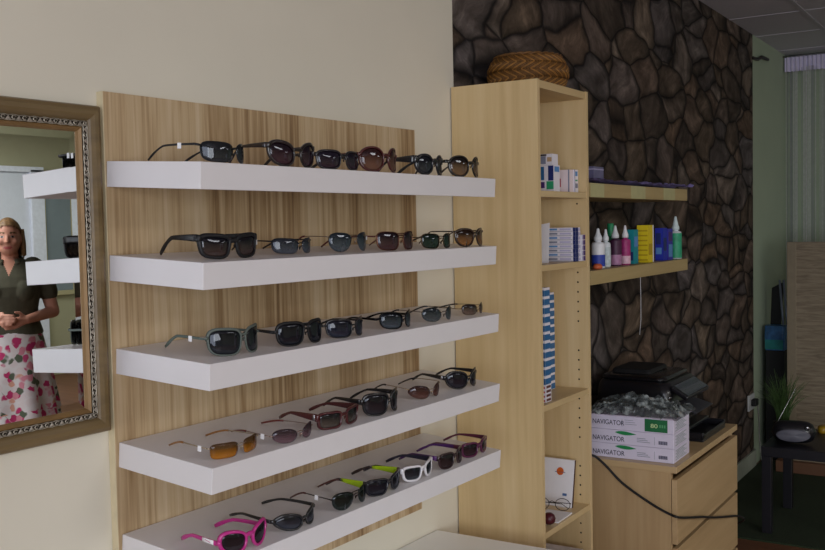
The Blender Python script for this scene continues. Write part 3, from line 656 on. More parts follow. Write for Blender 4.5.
# folded leaflets on the shelf below
b = MB()
for k in range(5): b.box(.004*k, .25-.006*k, .002*k, .20, k*.006, k*.006+.005, 1 if k == 3 else 0)
tag(b.build('leaflet_stack', [M_paper, C['red']], None, 0, (2.723, 1.237, .3305)), 'stack of white and red leaflets on the fifth bookcase shelf', 'papers')
b = MB()
for k in range(14): b.box(.004*(k % 3), .25-.004*(k % 4), .003*(k % 2), .20, k*.0118, k*.0118+.0112, 1 if k in (10,) else 0)
tag(b.build('magazine_pile', [mat('magazine_white', '#cfc8cc', .5, var=.2), C['red']], None, 0, (2.738, 1.234, .3615)), 'pile of white magazines with red topped one at the bookcase bottom', 'magazines')

# ------------------------------------------------------------------ wall shelves beyond the bookcase
M_pine = wood('pale_wood_shelf', [(.3, '#a08a5c'), (.6, '#b6a070'), (.8, '#c2ad7e')], 'X', 30, 1.6, .5, .4)
for z, lab in ((1.727, 'pale wood wall shelf covered with lilac paper, upper of two on stone wall'), (1.431, 'pale wood wall shelf holding the lens solution bottles on the stone wall')):
    b = MB(); b.box(0, 1.10, 0, .2585, -.048, 0)
    mats = [M_pine]
    o = b.build('wall_shelf', mats, None, .001, (3.122, 1.255, z)); tag(o, lab, 'shelf', 'pale wood wall shelves on the stone wall')
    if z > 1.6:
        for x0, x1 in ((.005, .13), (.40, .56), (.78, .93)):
            q = MB(); q.box(x0, x1, -.0006, -.0001, -.0475, -.0005); q.build('edge_reflection', mat('pale_reflection', '#b7b384', .5), o)  # pale strips paint light reflections onto the shelf's front edge
def crumple(nx, ny, w, d, amp, fs, seed, zf=None, mat_=None, name='x', fold=1):
    vs = []; fs_ = []
    for j in range(ny+1):
        for i in range(nx+1):
            x = w*i/nx; y = d*j/ny; p = Vector((x*fs+seed, y*fs, seed*.37))
            a = noise.noise(p); b2 = noise.noise(p*2.3+Vector((5, 1, 2))); c = abs(noise.noise(p*1.4+Vector((1, 7, 3))))
            z = amp*(.55*abs(a)+.3*abs(b2)+.7*c)
            if zf: z = zf(x/w, y/d, z)
            vs.append((x+amp*.5*noise.noise(p+Vector((9, 0, 0))), y+amp*.5*noise.noise(p+Vector((0, 9, 0))), z))
    for j in range(ny):
        for i in range(nx):
            a = j*(nx+1)+i; fs_.append((a, a+1, a+nx+2, a+nx+1))
    m_ = MB(); m_.add(vs, fs_, 0, False); return m_
cz = crumple(70, 12, 1.215, .16, .026, 14, 3.3, lambda a, c, z: z*(.55+.9*max(0, a-.35))+.0085*(1-.9*c))
tag(cz.build('tissue_paper', mat('lilac_paper', '#8f86c4', .45, var=.35, scale=30), None, 0, (3.126, 1.258, 1.7285)), 'crumpled lilac tissue paper lying along the upper wall shelf', 'paper')
carton('gift_box', 'small lilac box at left end of the upper wall shelf', 'box', 3.42, 1.36, 1.757, .10, .06, .042, mat('lilac_box', '#6f6b8c', .4, var=.2), [('x', 0, 1, .72, .82, 'lav'), ('y', 0, 1, .72, .82, 'lav')])

# bottles on the lower wall shelf
zL = 1.4315
def bottle(label, x, y, r, hh, capc, bodyc, bands, tip=True, sq=1.0, group='lens solution bottles on the wall shelf'):
    o = thing('solution_bottle', label, 'bottle', (x, y, zL), math.radians(25), group)
    hb = hh*.66; b = MB()
    b.loft([[(rr*math.cos(a*PI/12)*sq, rr*math.sin(a*PI/12), z) for a in range(24)] for rr, z in ((r*.9, 0), (r, .003), (r, hb*.9), (r*.88, hb*.97), (r*.45, hb), (r*.42, hb+.006))])
    b.build('body', mat('bottle_'+bodyc, bodyc, .35), o)
    for z0, z1, c in bands:
        q = MB(); q.loft([[((r+.0005)*math.cos(a*PI/12)*sq, (r+.0005)*math.sin(a*PI/12), hb*z) for a in range(24)] for z in (z0, z1)], cap0=False, cap1=False); l_ = q.build('label', mat('blabel_'+c, c, .5, var=.2, scale=60), o)
    q = MB()
    if tip: pr = [(r*.62, hb+.004), (r*.62, hb+.016), (r*.5, hb+.022), (r*.42, hh*.84), (r*.3, hh*.9), (r*.2, hh*.985), (r*.1, hh)]
    else: pr = [(r*.66, hb+.004), (r*.7, hb+.006), (r*.7, hh-.003), (r*.62, hh)]
    q.lathe(pr, 20); q.build('cap', mat('cap_'+capc, capc, .4), o)
    return o
bottle('white bottle with blue label and pointed cap, left end of wall shelf', 3.30, 1.298, .0235, .142, '#dfe3e8', '#dfe1e6', [(.08, .52, '#2a3fa0')])
bottle('slim white bottle with pale grey label, second from left on wall shelf', 3.40, 1.308, .0175, .138, '#e2e6ea', '#d3dade', [(.1, .8, '#b9c6c9')])
bottle('dark plum bottle with pale pink lower label and white dropper cap', 3.515, 1.315, .0225, .150, '#d6dade', '#3c1c38', [(.04, .42, '#a8789c'), (.45, .95, '#45203e')], sq=1.1)
bottle('pink-magenta bottle with tall white dropper cap on the wall shelf', 3.585, 1.302, .0195, .150, '#e2e0e4', '#a83474', [(.05, .35, '#d8b0c0'), (.4, .95, '#9c2c6c')])
bottle('green-capped bottle standing behind the plum and pink bottles', 3.625, 1.375, .018, .158, '#1e8a5a', '#2a6a4a', [(.1, .9, '#247a58')], tip=False)
bottle('tall bottle with green label and white pointed cap, right end of wall shelf', 4.175, 1.292, .0255, .182, '#cfe0e2', '#d4dadf', [(.04, .92, '#2f9a72')])
GB = 'solution cartons on the wall shelf'
carton('solution_carton', 'teal carton between the pink bottle and the yellow carton', 'box', 3.668, 1.298, zL, .05, .028, .132, C['teal'], [('x', .1, .9, .1, .35, 'navy'), ('y', .1, .9, .5, .8, 'sky')], group=GB)
carton('solution_carton', 'bright yellow carton in the middle of the lower wall shelf', 'box', 3.800, 1.286, zL, .068, .045, .148, C['yellow'],
       [('x', .05, .95, .05+.13*k, .09+.13*k, 'dyellow') for k in range(7)]+[('x', .0, .12, 0, .6, 'orange'), ('y', .8, 1, 0, 1, M_card), ('y', .1, .7, .2, .5, 'dyellow')], group=GB)
carton('solution_carton', 'royal blue carton right of the yellow carton', 'box', 3.985, 1.285, zL, .05, .034, .134, C['royal'], [('x', .1, .7, .5, .85, 'navy'), ('x', .1, .8, .2, .4, 'sky'), ('y', .1, .9, .3, .7, 'navy')], group=GB)
carton('solution_carton', 'violet-blue carton beside the green labelled bottle', 'box', 4.045, 1.283, zL, .06, .034, .130, mat('print_violet', '#3b34a0', .5), [('y', .1, .9, .1, .5, 'sky'), ('y', .1, .9, .6, .9, 'purple')], group=GB)
b = MB(); b.loft([[(.02*k*math.cos(a*PI/8), .016*k*math.sin(a*PI/8), z) for a in range(16)] for k, z in ((.7, 0), (1, .004), (1, .012), (.6, .019))])
tag(b.build('lens_case', mat('orange_case', '#c8623c', .45), None, 0, (3.245, 1.279, zL)), 'small orange lens case at left end of the lower wall shelf', 'lens case')
b = MB(); b.tube([(3.66, 1.27, 1.384), (3.66, 1.269, 1.30), (3.662, 1.27, 1.22), (3.66, 1.275, 1.16)], .0012, 6)
tag(b.build('hanging_cord', mat('white_cord', '#c8c8cc', .5)), 'thin white cord hanging below the lower wall shelf', 'cord')

# ------------------------------------------------------------------ chest of drawers
DX, DY, DL, DD, DT = 3.221, .999, .80, .485, .772
M_bd = wood('birch_chest', [(.30, '#a98d66'), (.5, '#b89b72'), (.72, '#c4a981')], 'Z', 30, 1.8, .42, .4, .02, 1.0)
M_bdx = wood('birch_chest_flat', [(.30, '#a98d66'), (.5, '#b89b72'), (.72, '#c4a981')], 'X', 30, 1.8, .42, .4, .02, 1.0)
M_bdy = wood('birch_chest_top', [(.30, '#b0946c'), (.5, '#bea278'), (.72, '#cab088')], 'Y', 30, 1.8, .35, .4, .02, 1.0)
ch = thing('chest_of_drawers', 'birch chest of drawers under the printer and paper packs', 'chest of drawers', (DX, DY, 0))
for x in (.002, DL-.022):
    b = MB(); b.box(x, x+.020, .020, DD, 0, DT-.022); b.build('side_panel', M_bd, ch, .001)
b = MB(); b.box(0, DL, 0, DD, DT-.022, DT); b.build('top', M_bdy, ch, .0015)
b = MB(); b.box(.022, DL-.022, DD-.008, DD-.002, .03, DT-.022); b.build('back_panel', M_bd, ch)
b = MB(); b.box(.022, DL-.022, .03, .045, 0, .05); b.build('plinth', M_bdx, ch)
for z0, z1 in ((.508, .728), (.282, .494), (.056, .268)):
    b = MB(); b.box(.002, DL-.002, .000, .018, z0, z1); d_ = b.build('drawer', M_bdx, ch, .0012)
    q = MB(); q.box(.03, DL-.03, .0185, .40, z0+.02, z1-.03); q.build('drawer_box', M_bdy, d_)

# paper packs
def ream(z, label, top=False):
    o = thing('paper_ream', label, 'paper pack', (3.260, 1.020, z), math.radians(1.0), 'printer paper packs on the chest of drawers')
    W_, D_, H_ = .188, .297, .0492
    b = MB(); b.box(0, W_, 0, D_, 0, H_); b.build('wrapper', mat('ream_wrap', '#d9d3e6', .45, var=.03), o, .002)
    F = lambda yl, z_: frame_mx((-.0006, yl, z_), (0, -1, 0), (0, 0, 1))
    lettering('NAVIGATOR', .024, mat('ink_navy', '#1e2038', .5), o, 'lettering', F(D_-.008, .010 if not top else .017), .115)
    q = MB()
    if not top:
        n = 12; lf = []
        for k in range(n+1): t = k/n; lf.append((-.0006, D_-.090-t*.078, .041+.0075*math.sin(PI*t**.8)*(1-.25*t)-.002*t))
        for k in range(n, -1, -1): t = k/n; lf.append((-.0006, D_-.090-t*.078, .041-.0075*math.sin(PI*t)*(1-.2*t)-.002*t))
        q.add(lf, [tuple(range(len(lf)))], 0); q.add([(-.0007, D_-.092, .0408), (-.0007, D_-.166, .0388), (-.0007, D_-.166, .0394)], [(0, 1, 2)], 1)
        q.build('leaf_emblem', [mat('leaf_green', '#218a4e', .5), mat('leaf_dark', '#0f5a34', .5)], o)
    else:
        q.box(-.0009, -.0002, .021, .100, .004, .047, 0); q.build('green_label', mat('label_green', '#1d6b3f', .5), o)
        lettering('80', .020, mat('pale_green_ink', '#cfe6a8', .5), o, 'lettering', F(.080, .018) @ Matrix.Translation((0, 0, .0007)), .024)
        q = MB()
        for k in range(3): q.box(-.0014, -.0009, .028+k*.008, .033+k*.008, .020, .030)
        q.build('print_mark', mat('mid_green_ink', '#5aa070', .5), o)
    q = MB()       # fine print, divider and bar marks
    if not top:
        for k in range(3): q.box(-.0007, -.0002, .098-.008*k, .128, .026-k*.006, .028-k*.006, 0)
        q.box(-.0007, -.0002, .066, .067, .008, .036, 0)
        y = .052
        for k in range(11):
            w = (.0014, .0022, .0010, .0026)[k % 4]; q.box(-.0008, -.0002, y-w, y, .012, .024, 1); y -= w+.0011
    else:
        for k in range(3): q.box(-.0007, -.0002, .140-.006*k, .172, .036-k*.007, .0375-k*.007, 0)
        q.box(-.0007, -.0002, .180, .181, .012, .040, 0)
    q.build('fine_print', [mat('grey_ink', '#8d93a0', .6), mat('bar_ink', '#3a3a52', .6)], o)
    q = MB()
    for k in range(7):      # end-face print
        q.box(.02+.012*(k % 2), .15-.016*(k % 3), -.0006, -.0001, .008+k*.0052, .0105+k*.0052)
    q.build('end_print', mat('end_ink', '#9aa3a8', .6, var=.2), o)
    return o
ream(DT+.0003, 'bottom white paper pack with green leaf emblem, on the chest of drawers')
ream(DT+.0500, 'middle white paper pack with green leaf emblem and bar marks')
top = ream(DT+.0997, 'opened top paper pack with the green 80 label under plastic bags', True)
q = MB()   # torn flaps of the open wrapper
for (a, b_, c, d) in (((0, .297, .049), (0, 0, .049), (-.010, .002, .056), (-.012, .295, .053)), ((0, 0, .049), (.188, 0, .049), (.196, -.012, .050), (-.006, -.012, .050)), ((0, .297, .049), (0, .297, .0492), (.19, .303, .053), (-.004, .304, .054))):
    q.add([a, b_, c, d], [(0, 1, 2, 3)])
q.build('torn_flap', MATS['ream_wrap'], top)
# crumpled plastic bags
def bag_mat(name, tint, cl):
    m, nt, out = new_mat(name)
    t_ = N(nt, 'ShaderNodeBsdfTransparent'); t_.inputs[0].default_value = (.85, .88, .88, 1)
    p = N(nt, 'ShaderNodeBsdfPrincipled', Roughness=.18); tc = N(nt, 'ShaderNodeTexCoord'); nz = N(nt, 'ShaderNodeTexNoise', Scale=28.0, Detail=4.0); L(nt, tc, 'Object', nz, 'Vector')
    r = ramp(nt, [(.32, lin('#2f3232')), (.5, lin(tint)), (.64, lin('#b9c3c3')), (.8, lin('#8c7660'))]); L(nt, nz, 'Fac', r, 'Fac'); L(nt, r, 'Color', p, 'Base Color')
    mx = N(nt, 'ShaderNodeMixShader'); mx.inputs[0].default_value = cl; L(nt, t_, 0, mx, 1); L(nt, p, 0, mx, 2); L(nt, mx, 0, out, 0); return m
zf = lambda a, c, z: z*.95+.036*math.sin(PI*min(1, max(0, a)))**.8*math.sin(PI*min(1, max(0, c)))**.7*(1+.5*c) - .004
cb = crumple(44, 60, .232, .335, .032, 34, 1.7, zf)
tag(cb.build('plastic_bag', bag_mat('clear_film_grey', '#5c6262', .62), None, 0, (3.236, .998, DT+.1545), (0, 0, .02)), 'heap of crumpled clear plastic bags lying on the open paper pack', 'plastic bag')

# printer
pr = thing('printer', 'black multifunction printer on the chest of drawers behind the paper packs', 'printer', (3.60, 1.125, DT))
def ringbox(x0, x1, y0, y1, z, r=.02, n=6):
    P = []
    for cx, cy, a0 in ((x1-r, y0+r, -PI/2), (x1-r, y1-r, 0), (x0+r, y1-r, PI/2), (x0+r, y0+r, PI)):
        for k in range(n): a = a0+PI/2*k/(n-1); P.append((cx+r*math.cos(a), cy+r*math.sin(a), z))
    return P
b = MB()
b.loft([ringbox(.005, .365, .02, .305, .0, .02), ringbox(0, .37, .012, .31, .02, .03), ringbox(0, .37, .012, .31, .175, .035), ringbox(.006, .364, .02, .306, .20, .04), ringbox(.02, .35, .036, .30, .212, .04)], smooth=True)
b.build('body', M_black, pr)
b = MB(); b.loft([ringbox(.03, .34, .045, .298, .2125, .035), ringbox(.026, .344, .04, .30, .222, .035), ringbox(.034, .336, .05, .295, .230, .035)], smooth=True)
lid = b.build('scanner_lid', mat('gloss_black_lid', '#101014', .2, coat=.5), pr, .002)
b = MB(); b.loft([ringbox(.10, .33, .12, .285, .2305, .02), ringbox(.11, .32, .13, .28, .246, .02)], smooth=False); b.build('lid_panel', M_blackm, lid, .003)
# tilted control panel
M_scr = mat('panel_gloss', '#28303e', .06, coat=1)
b = MB(); b.hexa([(.02, -.040, .150), (.31, -.040, .150), (.31, .020, .186), (.02, .020, .186), (.02, -.047, .166), (.31, -.047, .166), (.31, .016, .205), (.02, .016, .205)])
cp = b.build('control_panel', M_black, pr, .004)
b = MB(); b.add([(.035, -.0428, .1694), (.295, -.0428, .1694), (.295, .010, .2021), (.035, .010, .2021)], [(0, 1, 2, 3)]); ds = b.build('display', M_scr, cp); ds.location = (0, -.0004, .0006)
b = MB(); b.hexa([(.03, -.075, .105), (.25, -.075, .105), (.25, .012, .128), (.03, .012, .128), (.03, -.077, .109), (.25, -.077, .109), (.25, .012, .133), (.03, .012, .133)])
b.build('tray_flap', mat('grey_smoked_plastic', '#3a3a42', .4), pr, .002)
b = MB(); b.box(.03, .34, -.100, .015, .0, .010); b.box(.03, .045, -.100, .015, .010, .034); b.box(.325, .34, -.100, .015, .010, .034); b.box(.03, .34, -.100, -.090, .010, .026); b.box(.045, .325, -.04, .02, .034, .046)
b.build('paper_tray', M_black, pr, .003)
b = MB(); b.lathe([(.0005, 0), (.006, 0), (.006, .002), (.0005, .003)], 16); b.build('button', M_chrome, pr, 0, (.012, .0185, .160), (PI/2, 0, -.7))
b = MB(); b.box(.05, .32, .0105, .0125, .055, .10); b.build('output_slot', M_gap, pr)

# power cord over the front of the chest
b = MB()
pts = [(3.10, 1.38, .80), (3.20, 1.30, .788), (3.214, 1.255, .760), (3.213, 1.185, .698), (3.210, 1.084, .641), (3.207, 1.02, .615), (3.214, .990, .606), (3.34, .986, .573), (3.47, .986, .541), (3.63, .986, .497), (3.80, .986, .455), (3.96, .986, .416), (4.05, .985, .385), (4.20, 1.02, .33), (4.4, 1.1, .24), (4.7, 1.2, .06), (5.2, 1.35, .016), (5.8, 1.45, .016)]
def smooth_path(P, n=6):
    P = [Vector(p) for p in P]; out = []
    for i in range(len(P)-1):
        p0, p1, p2, p3 = P[max(i-1, 0)], P[i], P[i+1], P[min(i+2, len(P)-1)]
        for k in range(n):
            t = k/n; out.append(.5*((2*p1)+(p2-p0)*t+(2*p0-5*p1+4*p2-p3)*t*t+(3*p1-p0-3*p2+p3)*t**3))
    return out+[P[-1]]
b.tube(smooth_path(pts), .0042, 8); tag(b.build('power_cord', mat('black_rubber', '#17171a', .5)), 'black power cord drooping across the side and front of the drawers', 'cord')

# ------------------------------------------------------------------ far corner
st = thing('side_table', 'low black square side table standing on the dark green carpet', 'side table', (5.10, .60, .008))
b = MB(); b.box(0, .55, 0, .55, .392, .442); b.build('tabletop', M_blacklaq, st, .002)
for x in (.0, .5):
    for y in (0, .5):
        b = MB(); b.box(x+.002, x+.048, y+.002, y+.048, 0, .392); b.build('leg', M_blacklaq, st, .002)
ZT = .4503
rd = thing('radio', 'oval black portable radio with grey speaker front and raised aerial', 'radio', (5.24, 1.02, ZT), math.radians(-78))
b = MB()   # local x = width along the table, -y = front
rg = []
for k in range(13):
    t = -1+2*k/12; r = math.sqrt(max(0, 1-t**4)); rr = max(.05, r)
    rg.append([(t*.108, .048*rr*math.cos(a*PI/12), .060+.058*rr*math.sin(a*PI/12)*(1 if math.sin(a*PI/12) > 0 else .98)) for a in range(24)])
b.loft(rg, 0, True); b.build('body', M_black, rd)
b = MB(); b.loft([[(kx*.082*math.cos(a*PI/12)-.004, -.053+yy+.008*abs(math.cos(a*PI/12))**3, .050+kx*.032*math.sin(a*PI/12)) for a in range(24)] for kx, yy in ((1, .012), (1, -.003), (.92, -.006), (.2, -.008))]); b.build('speaker_front', mat('speaker_grey', '#5b5b66', .5, var=.1), rd)
b = MB(); b.lathe([(.0005, 0), (.013, 0), (.012, .006), (.0005, .007)], 20); b.build('dial', M_chrome, rd, 0, (.062, -.042, .088), (PI/2+.5, 0, 0))
b = MB(); b.tube([(-.085, .03, .09), (-.07, .03, .116), (.008, .03, .276)], [.002, .0016, .0012], 6); b.build('aerial', mat('bright_aerial', '#e0e0e2', .25, .6), rd)
pt = thing('potted_grass', 'grass-like green plant in dark pot at the back of the side table', 'plant', (5.37, 1.100, ZT))
b = MB(); b.lathe([(.0005, 0), (.036, 0), (.046, .075), (.049, .082), (.043, .082), (.040, .07), (.0005, .068)], 24); b.build('pot', mat('dark_pot', '#1c1a1a', .5), pt)
b = MB(); rng = random.Random(3)
for k in range(150):
    a = rng.uniform(0, 2*PI); ln = rng.uniform(.18, .32); out = rng.uniform(.02, .13); r0 = rng.uniform(0, .03); pts = []
    for j in range(6):
        t = j/5; r = r0+out*t*t; z = .068+ln*(t-.28*t*t*(out/.13)); w = a+.25*t*rng.uniform(-1, 1)
        pts.append((r*math.cos(w), r*math.sin(w), z))
    b.tube(pts, [.0016, .0018, .0016, .0013, .0009, .0004], 4)
b.build('grass_blades', mat('grass_green', '#3f5a2a', .6, var=.4, scale=40), pt)
b = MB(); b.loft([[(.045*k*math.cos(a*PI/8), .03*k*math.sin(a*PI/8), z) for a in range(16)] for k, z in ((.9, 0), (1, .008), (1, .028), (.8, .036))])
tag(b.build('trinket_dish', mat('amber_yellow', '#a8851e', .4), None, 0, (5.58, .935, ZT)), 'small yellow dish at the right of the radio on the side table', 'dish')
# beige woven screen
sn = thing('room_divider', 'tall beige woven divider panel standing before the string curtain', 'divider', (6.45, 1.295, .0085))
M_weave = None
def weave():
    m, nt, out = new_mat('beige_weave'); p = N(nt, 'ShaderNodeBsdfPrincipled', Roughness=.8)
    tc = N(nt, 'ShaderNodeTexCoord'); mp = N(nt, 'ShaderNodeMapping'); mp.inputs['Scale'].default_value = (10, 8, 70); L(nt, tc, 'Object', mp, 'Vector')
    n1 = N(nt, 'ShaderNodeTexNoise', Scale=1.0, Detail=4.0, Distortion=.8); L(nt, mp, 'Vector', n1, 'Vector')
    r = ramp(nt, [(.3, lin('#776a58')), (.6, lin('#92856f')), (.8, lin('#a0927b'))]); L(nt, n1, 'Fac', r, 'Fac'); L(nt, r, 'Color', p, 'Base Color')
    b_ = N(nt, 'ShaderNodeBump', Strength=.4, Distance=.006); L(nt, n1, 'Fac', b_, 'Height'); L(nt, b_, 'Normal', p, 'Normal'); L(nt, p, 0, out, 0); return m
M_weave = weave()
b = MB(); b.box(0, .02, -.90, -.055, .07, 1.44); b.build('woven_panel', M_weave, sn)
for y in (-.055, -.955):
    b = MB(); b.box(-.004, .026, y, y+.055, .07, 1.44); b.build('edge_post', mat('tan_edge', '#8b7f69', .6), sn, .003)
b = MB(); b.box(-.05, .06, -.97, .06, 0, .07); b.build('base', mat('brown_wood_base', '#6e4c36', .6), sn, .003)
# string curtain
cu = thing('string_curtain', 'white string curtain with gathered header hanging at the far wall', 'curtain', (7.42, 1.515, 0))
M_string = mat('string_white', '#e6e2e8', .7, var=.12, scale=60)
b = MB(); rng = random.Random(5)
for k in range(220):
    y = -.018-k*.0075+rng.uniform(-.002, .002); x = .02*math.sin(k*.45)+rng.uniform(-.004, .004)
    if math.sin(k*.83)+.6*math.sin(k*.31+1) < -.95: continue
    x += .03*math.sin(k*.21+.6)
    b.add([(x-.002, y-.0022, .04), (x+.002, y+.0022, .04), (x+.002, y+.0022, 2.66), (x-.002, y-.0022, 2.66)], [(0, 1, 2, 3)], 1 if math.sin(k*.57)+.5*math.sin(k*.23) > .5 else 0)
s_ = b.build('strings', [M_string, mat('string_grey', '#a5a2b0', .7, var=.1)], cu); s_['kind'] = 'stuff'
b = MB(); rr = []
for k in range(331): y = -.012-k*.005; x = .012*math.sin(k*1.1); rr.append((x, y))
b.add([(x, y, 2.635) for x, y in rr]+[(x, y, 2.735) for x, y in rr], [(k, k+1, 332+k, 331+k) for k in range(330)], 0, True); b.build('header', mat('header_lilac', '#d2cce4', .7), cu)
b = MB(); b.tube([(0, 0, 2.742), (0, -1.68, 2.742)], .008, 8); b.build('rail', M_chrome, cu)
# things between wall and divider
b = MB(); b.box(0, .30, 0, .118, 0, .725)
bx_ = tag(b.build('storage_cabinet', M_blackm, None, .004, (6.70, 1.362, .0085)), 'narrow black cabinet in the corner behind the grass plant', 'cabinet')
bg = thing('carrier_bag', 'blue and teal carrier bag on top of the narrow black cabinet', 'bag', (6.70, 1.365, .734))
b = MB(); b.loft([ringbox(.0, .12, .0, .118, .0, .012), ringbox(-.004, .12, -.004, .124, .09, .014), ringbox(.002, .11, -.002, .122, .16, .012)], smooth=False); b.build('bag_body', mat('blue_bag', '#2f5f8e', .4, var=.4, scale=25), bg)
b = MB(); b.box(-.006, -.0045, .004, .118, .008, .07); b.build('teal_panel', mat('teal_print', '#1d7a78', .5, var=.2), bg)
fs = thing('folded_easel', 'folded black display stand with pale poles leaning in the corner', 'stand', (6.86, 1.40, .734))
b = MB(); b.hexa([(0, .03, 0), (.03, .03, 0), (.03, .09, 0), (0, .09, 0), (0, .0, .44), (.03, .0, .44), (.03, .075, .40), (0, .075, .40)]); b.build('black_sleeve', M_blackm, fs, .004)
for y in (-.045, -.02):
    b = MB(); b.tube([(-.02, y+.005, 0.0), (-.01, y+.042, .455)], .0075, 8); b.build('pole', mat('pale_pole', '#8a92a4', .4, .3), fs)
# socket, plug lead and bracket
so = thing('wall_socket', 'white wall socket with black plug on the far end of the stone wall', 'socket', (6.42, STONE_Y-.0006, .432))
b = MB(); b.box(-.075, .075, -.012, 0, -.05, .05); b.build('plate', mat('socket_white', '#c4c6c8', .4), so, .004)
b = MB(); b.box(-.03, .04, -.045, -.0125, -.022, .022); b.build('plug', M_blackm, so, .006)
b = MB(); b.tube(smooth_path([(6.43, 1.47, .41), (6.46, 1.468, .30), (6.48, 1.47, .18), (6.50, 1.46, .05), (6.48, 1.44, .014), (6.40, 1.43, .014)]), .004, 6)
tag(b.build('plug_lead', mat('pale_lead', '#8c8c88', .5)), 'pale lead hanging from the wall socket down to the carpet', 'cord')
b = MB(); b.tube(smooth_path([(6.50, 1.508, 2.615), (6.60, 1.500, 2.618), (6.70, 1.498, 2.645), (6.88, 1.500, 2.652)]), .011, 6)
tag(b.build('wall_bracket', mat('dark_bracket', '#2a2624', .5)), 'short dark bracket at the top of the green wall section', 'bracket')
# ceiling lamp, seen in the mirror
cl = thing('ceiling_lamp', 'flat dark round ceiling lamp reflected at the top of the mirror', 'lamp', (6.6, -5.6, CEIL-.09))
b = MB(); b.lathe([(.0005, .0), (.10, .005), (.16, .03), (.17, .05), (.16, .06), (.0005, .06)], 32); b.build('shade', mat('dark_lamp', '#2a2c30', .4), cl)
b = MB(); b.lathe([(.05, .06), (.05, .0895)], 20); b.build('mount', M_chrome, cl)

# ------------------------------------------------------------------ the woman reflected in the mirror
wm = thing('person', 'blonde woman in olive polo shirt and floral skirt, reflected in the mirror', 'person', (3.555, -2.315, 0), math.atan2(-.60, -.80))
def capsule(b, p, q, r0, r1, n=14, segs=8):
    P = Vector(p); Q = Vector(q); d = (Q-P); Ln = d.length; d.normalize()
    u = Vector((0, 0, 1)) if abs(d.z) < .9 else Vector((1, 0, 0)); s = d.cross(u).normalized(); w = s.cross(d).normalized()
    prof = []
    for k in range(5): a = -PI/2+PI/2*k/4; prof.append((r0*math.cos(a)+1e-4, r0*math.sin(a)))
    for k in range(1, segs): t = k/segs; prof.append((r0+(r1-r0)*t, Ln*t))
    for k in range(5): a = PI/2*k/4; prof.append((r1*math.cos(a)+1e-4, Ln+r1*math.sin(a)))
    b.loft([[P+d*z+s*(r*math.cos(2*PI*j/n))+w*(r*math.sin(2*PI*j/n)) for j in range(n)] for r, z in prof])
def ell(cx, cy, z, rx, ry, n=28, p=2.2):
    o = []
    for j in range(n):
        a = 2*PI*j/n; c, s = math.cos(a), math.sin(a)
        o.append((cx+rx*math.copysign(abs(c)**(2/p), c), cy+ry*math.copysign(abs(s)**(2/p), s), z))
    return o
def sphere(b, c, rx, ry, rz, n=24, m=14):
    b.loft([[(c[0]+rx*math.sin(PI*k/m)*math.cos(2*PI*j/n)+0, c[1]+ry*math.sin(PI*k/m)*math.sin(2*PI*j/n), c[2]-rz*math.cos(PI*k/m)) for j in range(n)] for k in [.05]+list(range(1, m))+[m-.05]])
def remeshed(b, name, mats, parent, vox, smooth=2, shade=None):
    o = b.build(name, mats, None)
    r = o.modifiers.new('r', 'REMESH'); r.mode = 'VOXEL'; r.voxel_size = vox; r.use_smooth_shade = True
    if smooth: s = o.modifiers.new('s', 'SMOOTH'); s.iterations = smooth; s.factor = .5
    dg = bpy.context.evaluated_depsgraph_get(); dg.update()
    me = bpy.data.meshes.new_from_object(o.evaluated_get(dg)); bpy.data.objects.remove(o)
    me.materials.clear()
    for mm in mats: me.materials.append(mm)
    me.polygons.foreach_set('use_smooth', [True]*len(me.polygons))
    o = bpy.data.objects.new(name, me); COL.objects.link(o); o.parent = parent
    return o
M_skin = mat('skin', '#c88f78', .5, var=.06, scale=12)
M_lip = mat('lips', '#a8504e', .4); M_eyew = mat('eye_white', '#b4aca6', .3); M_iris = mat('iris', '#3a3230', .2); M_brow = mat('brow', '#6a5030', .7)
b = MB(); HC = Vector((0, -.022, 1.575))           # head centre
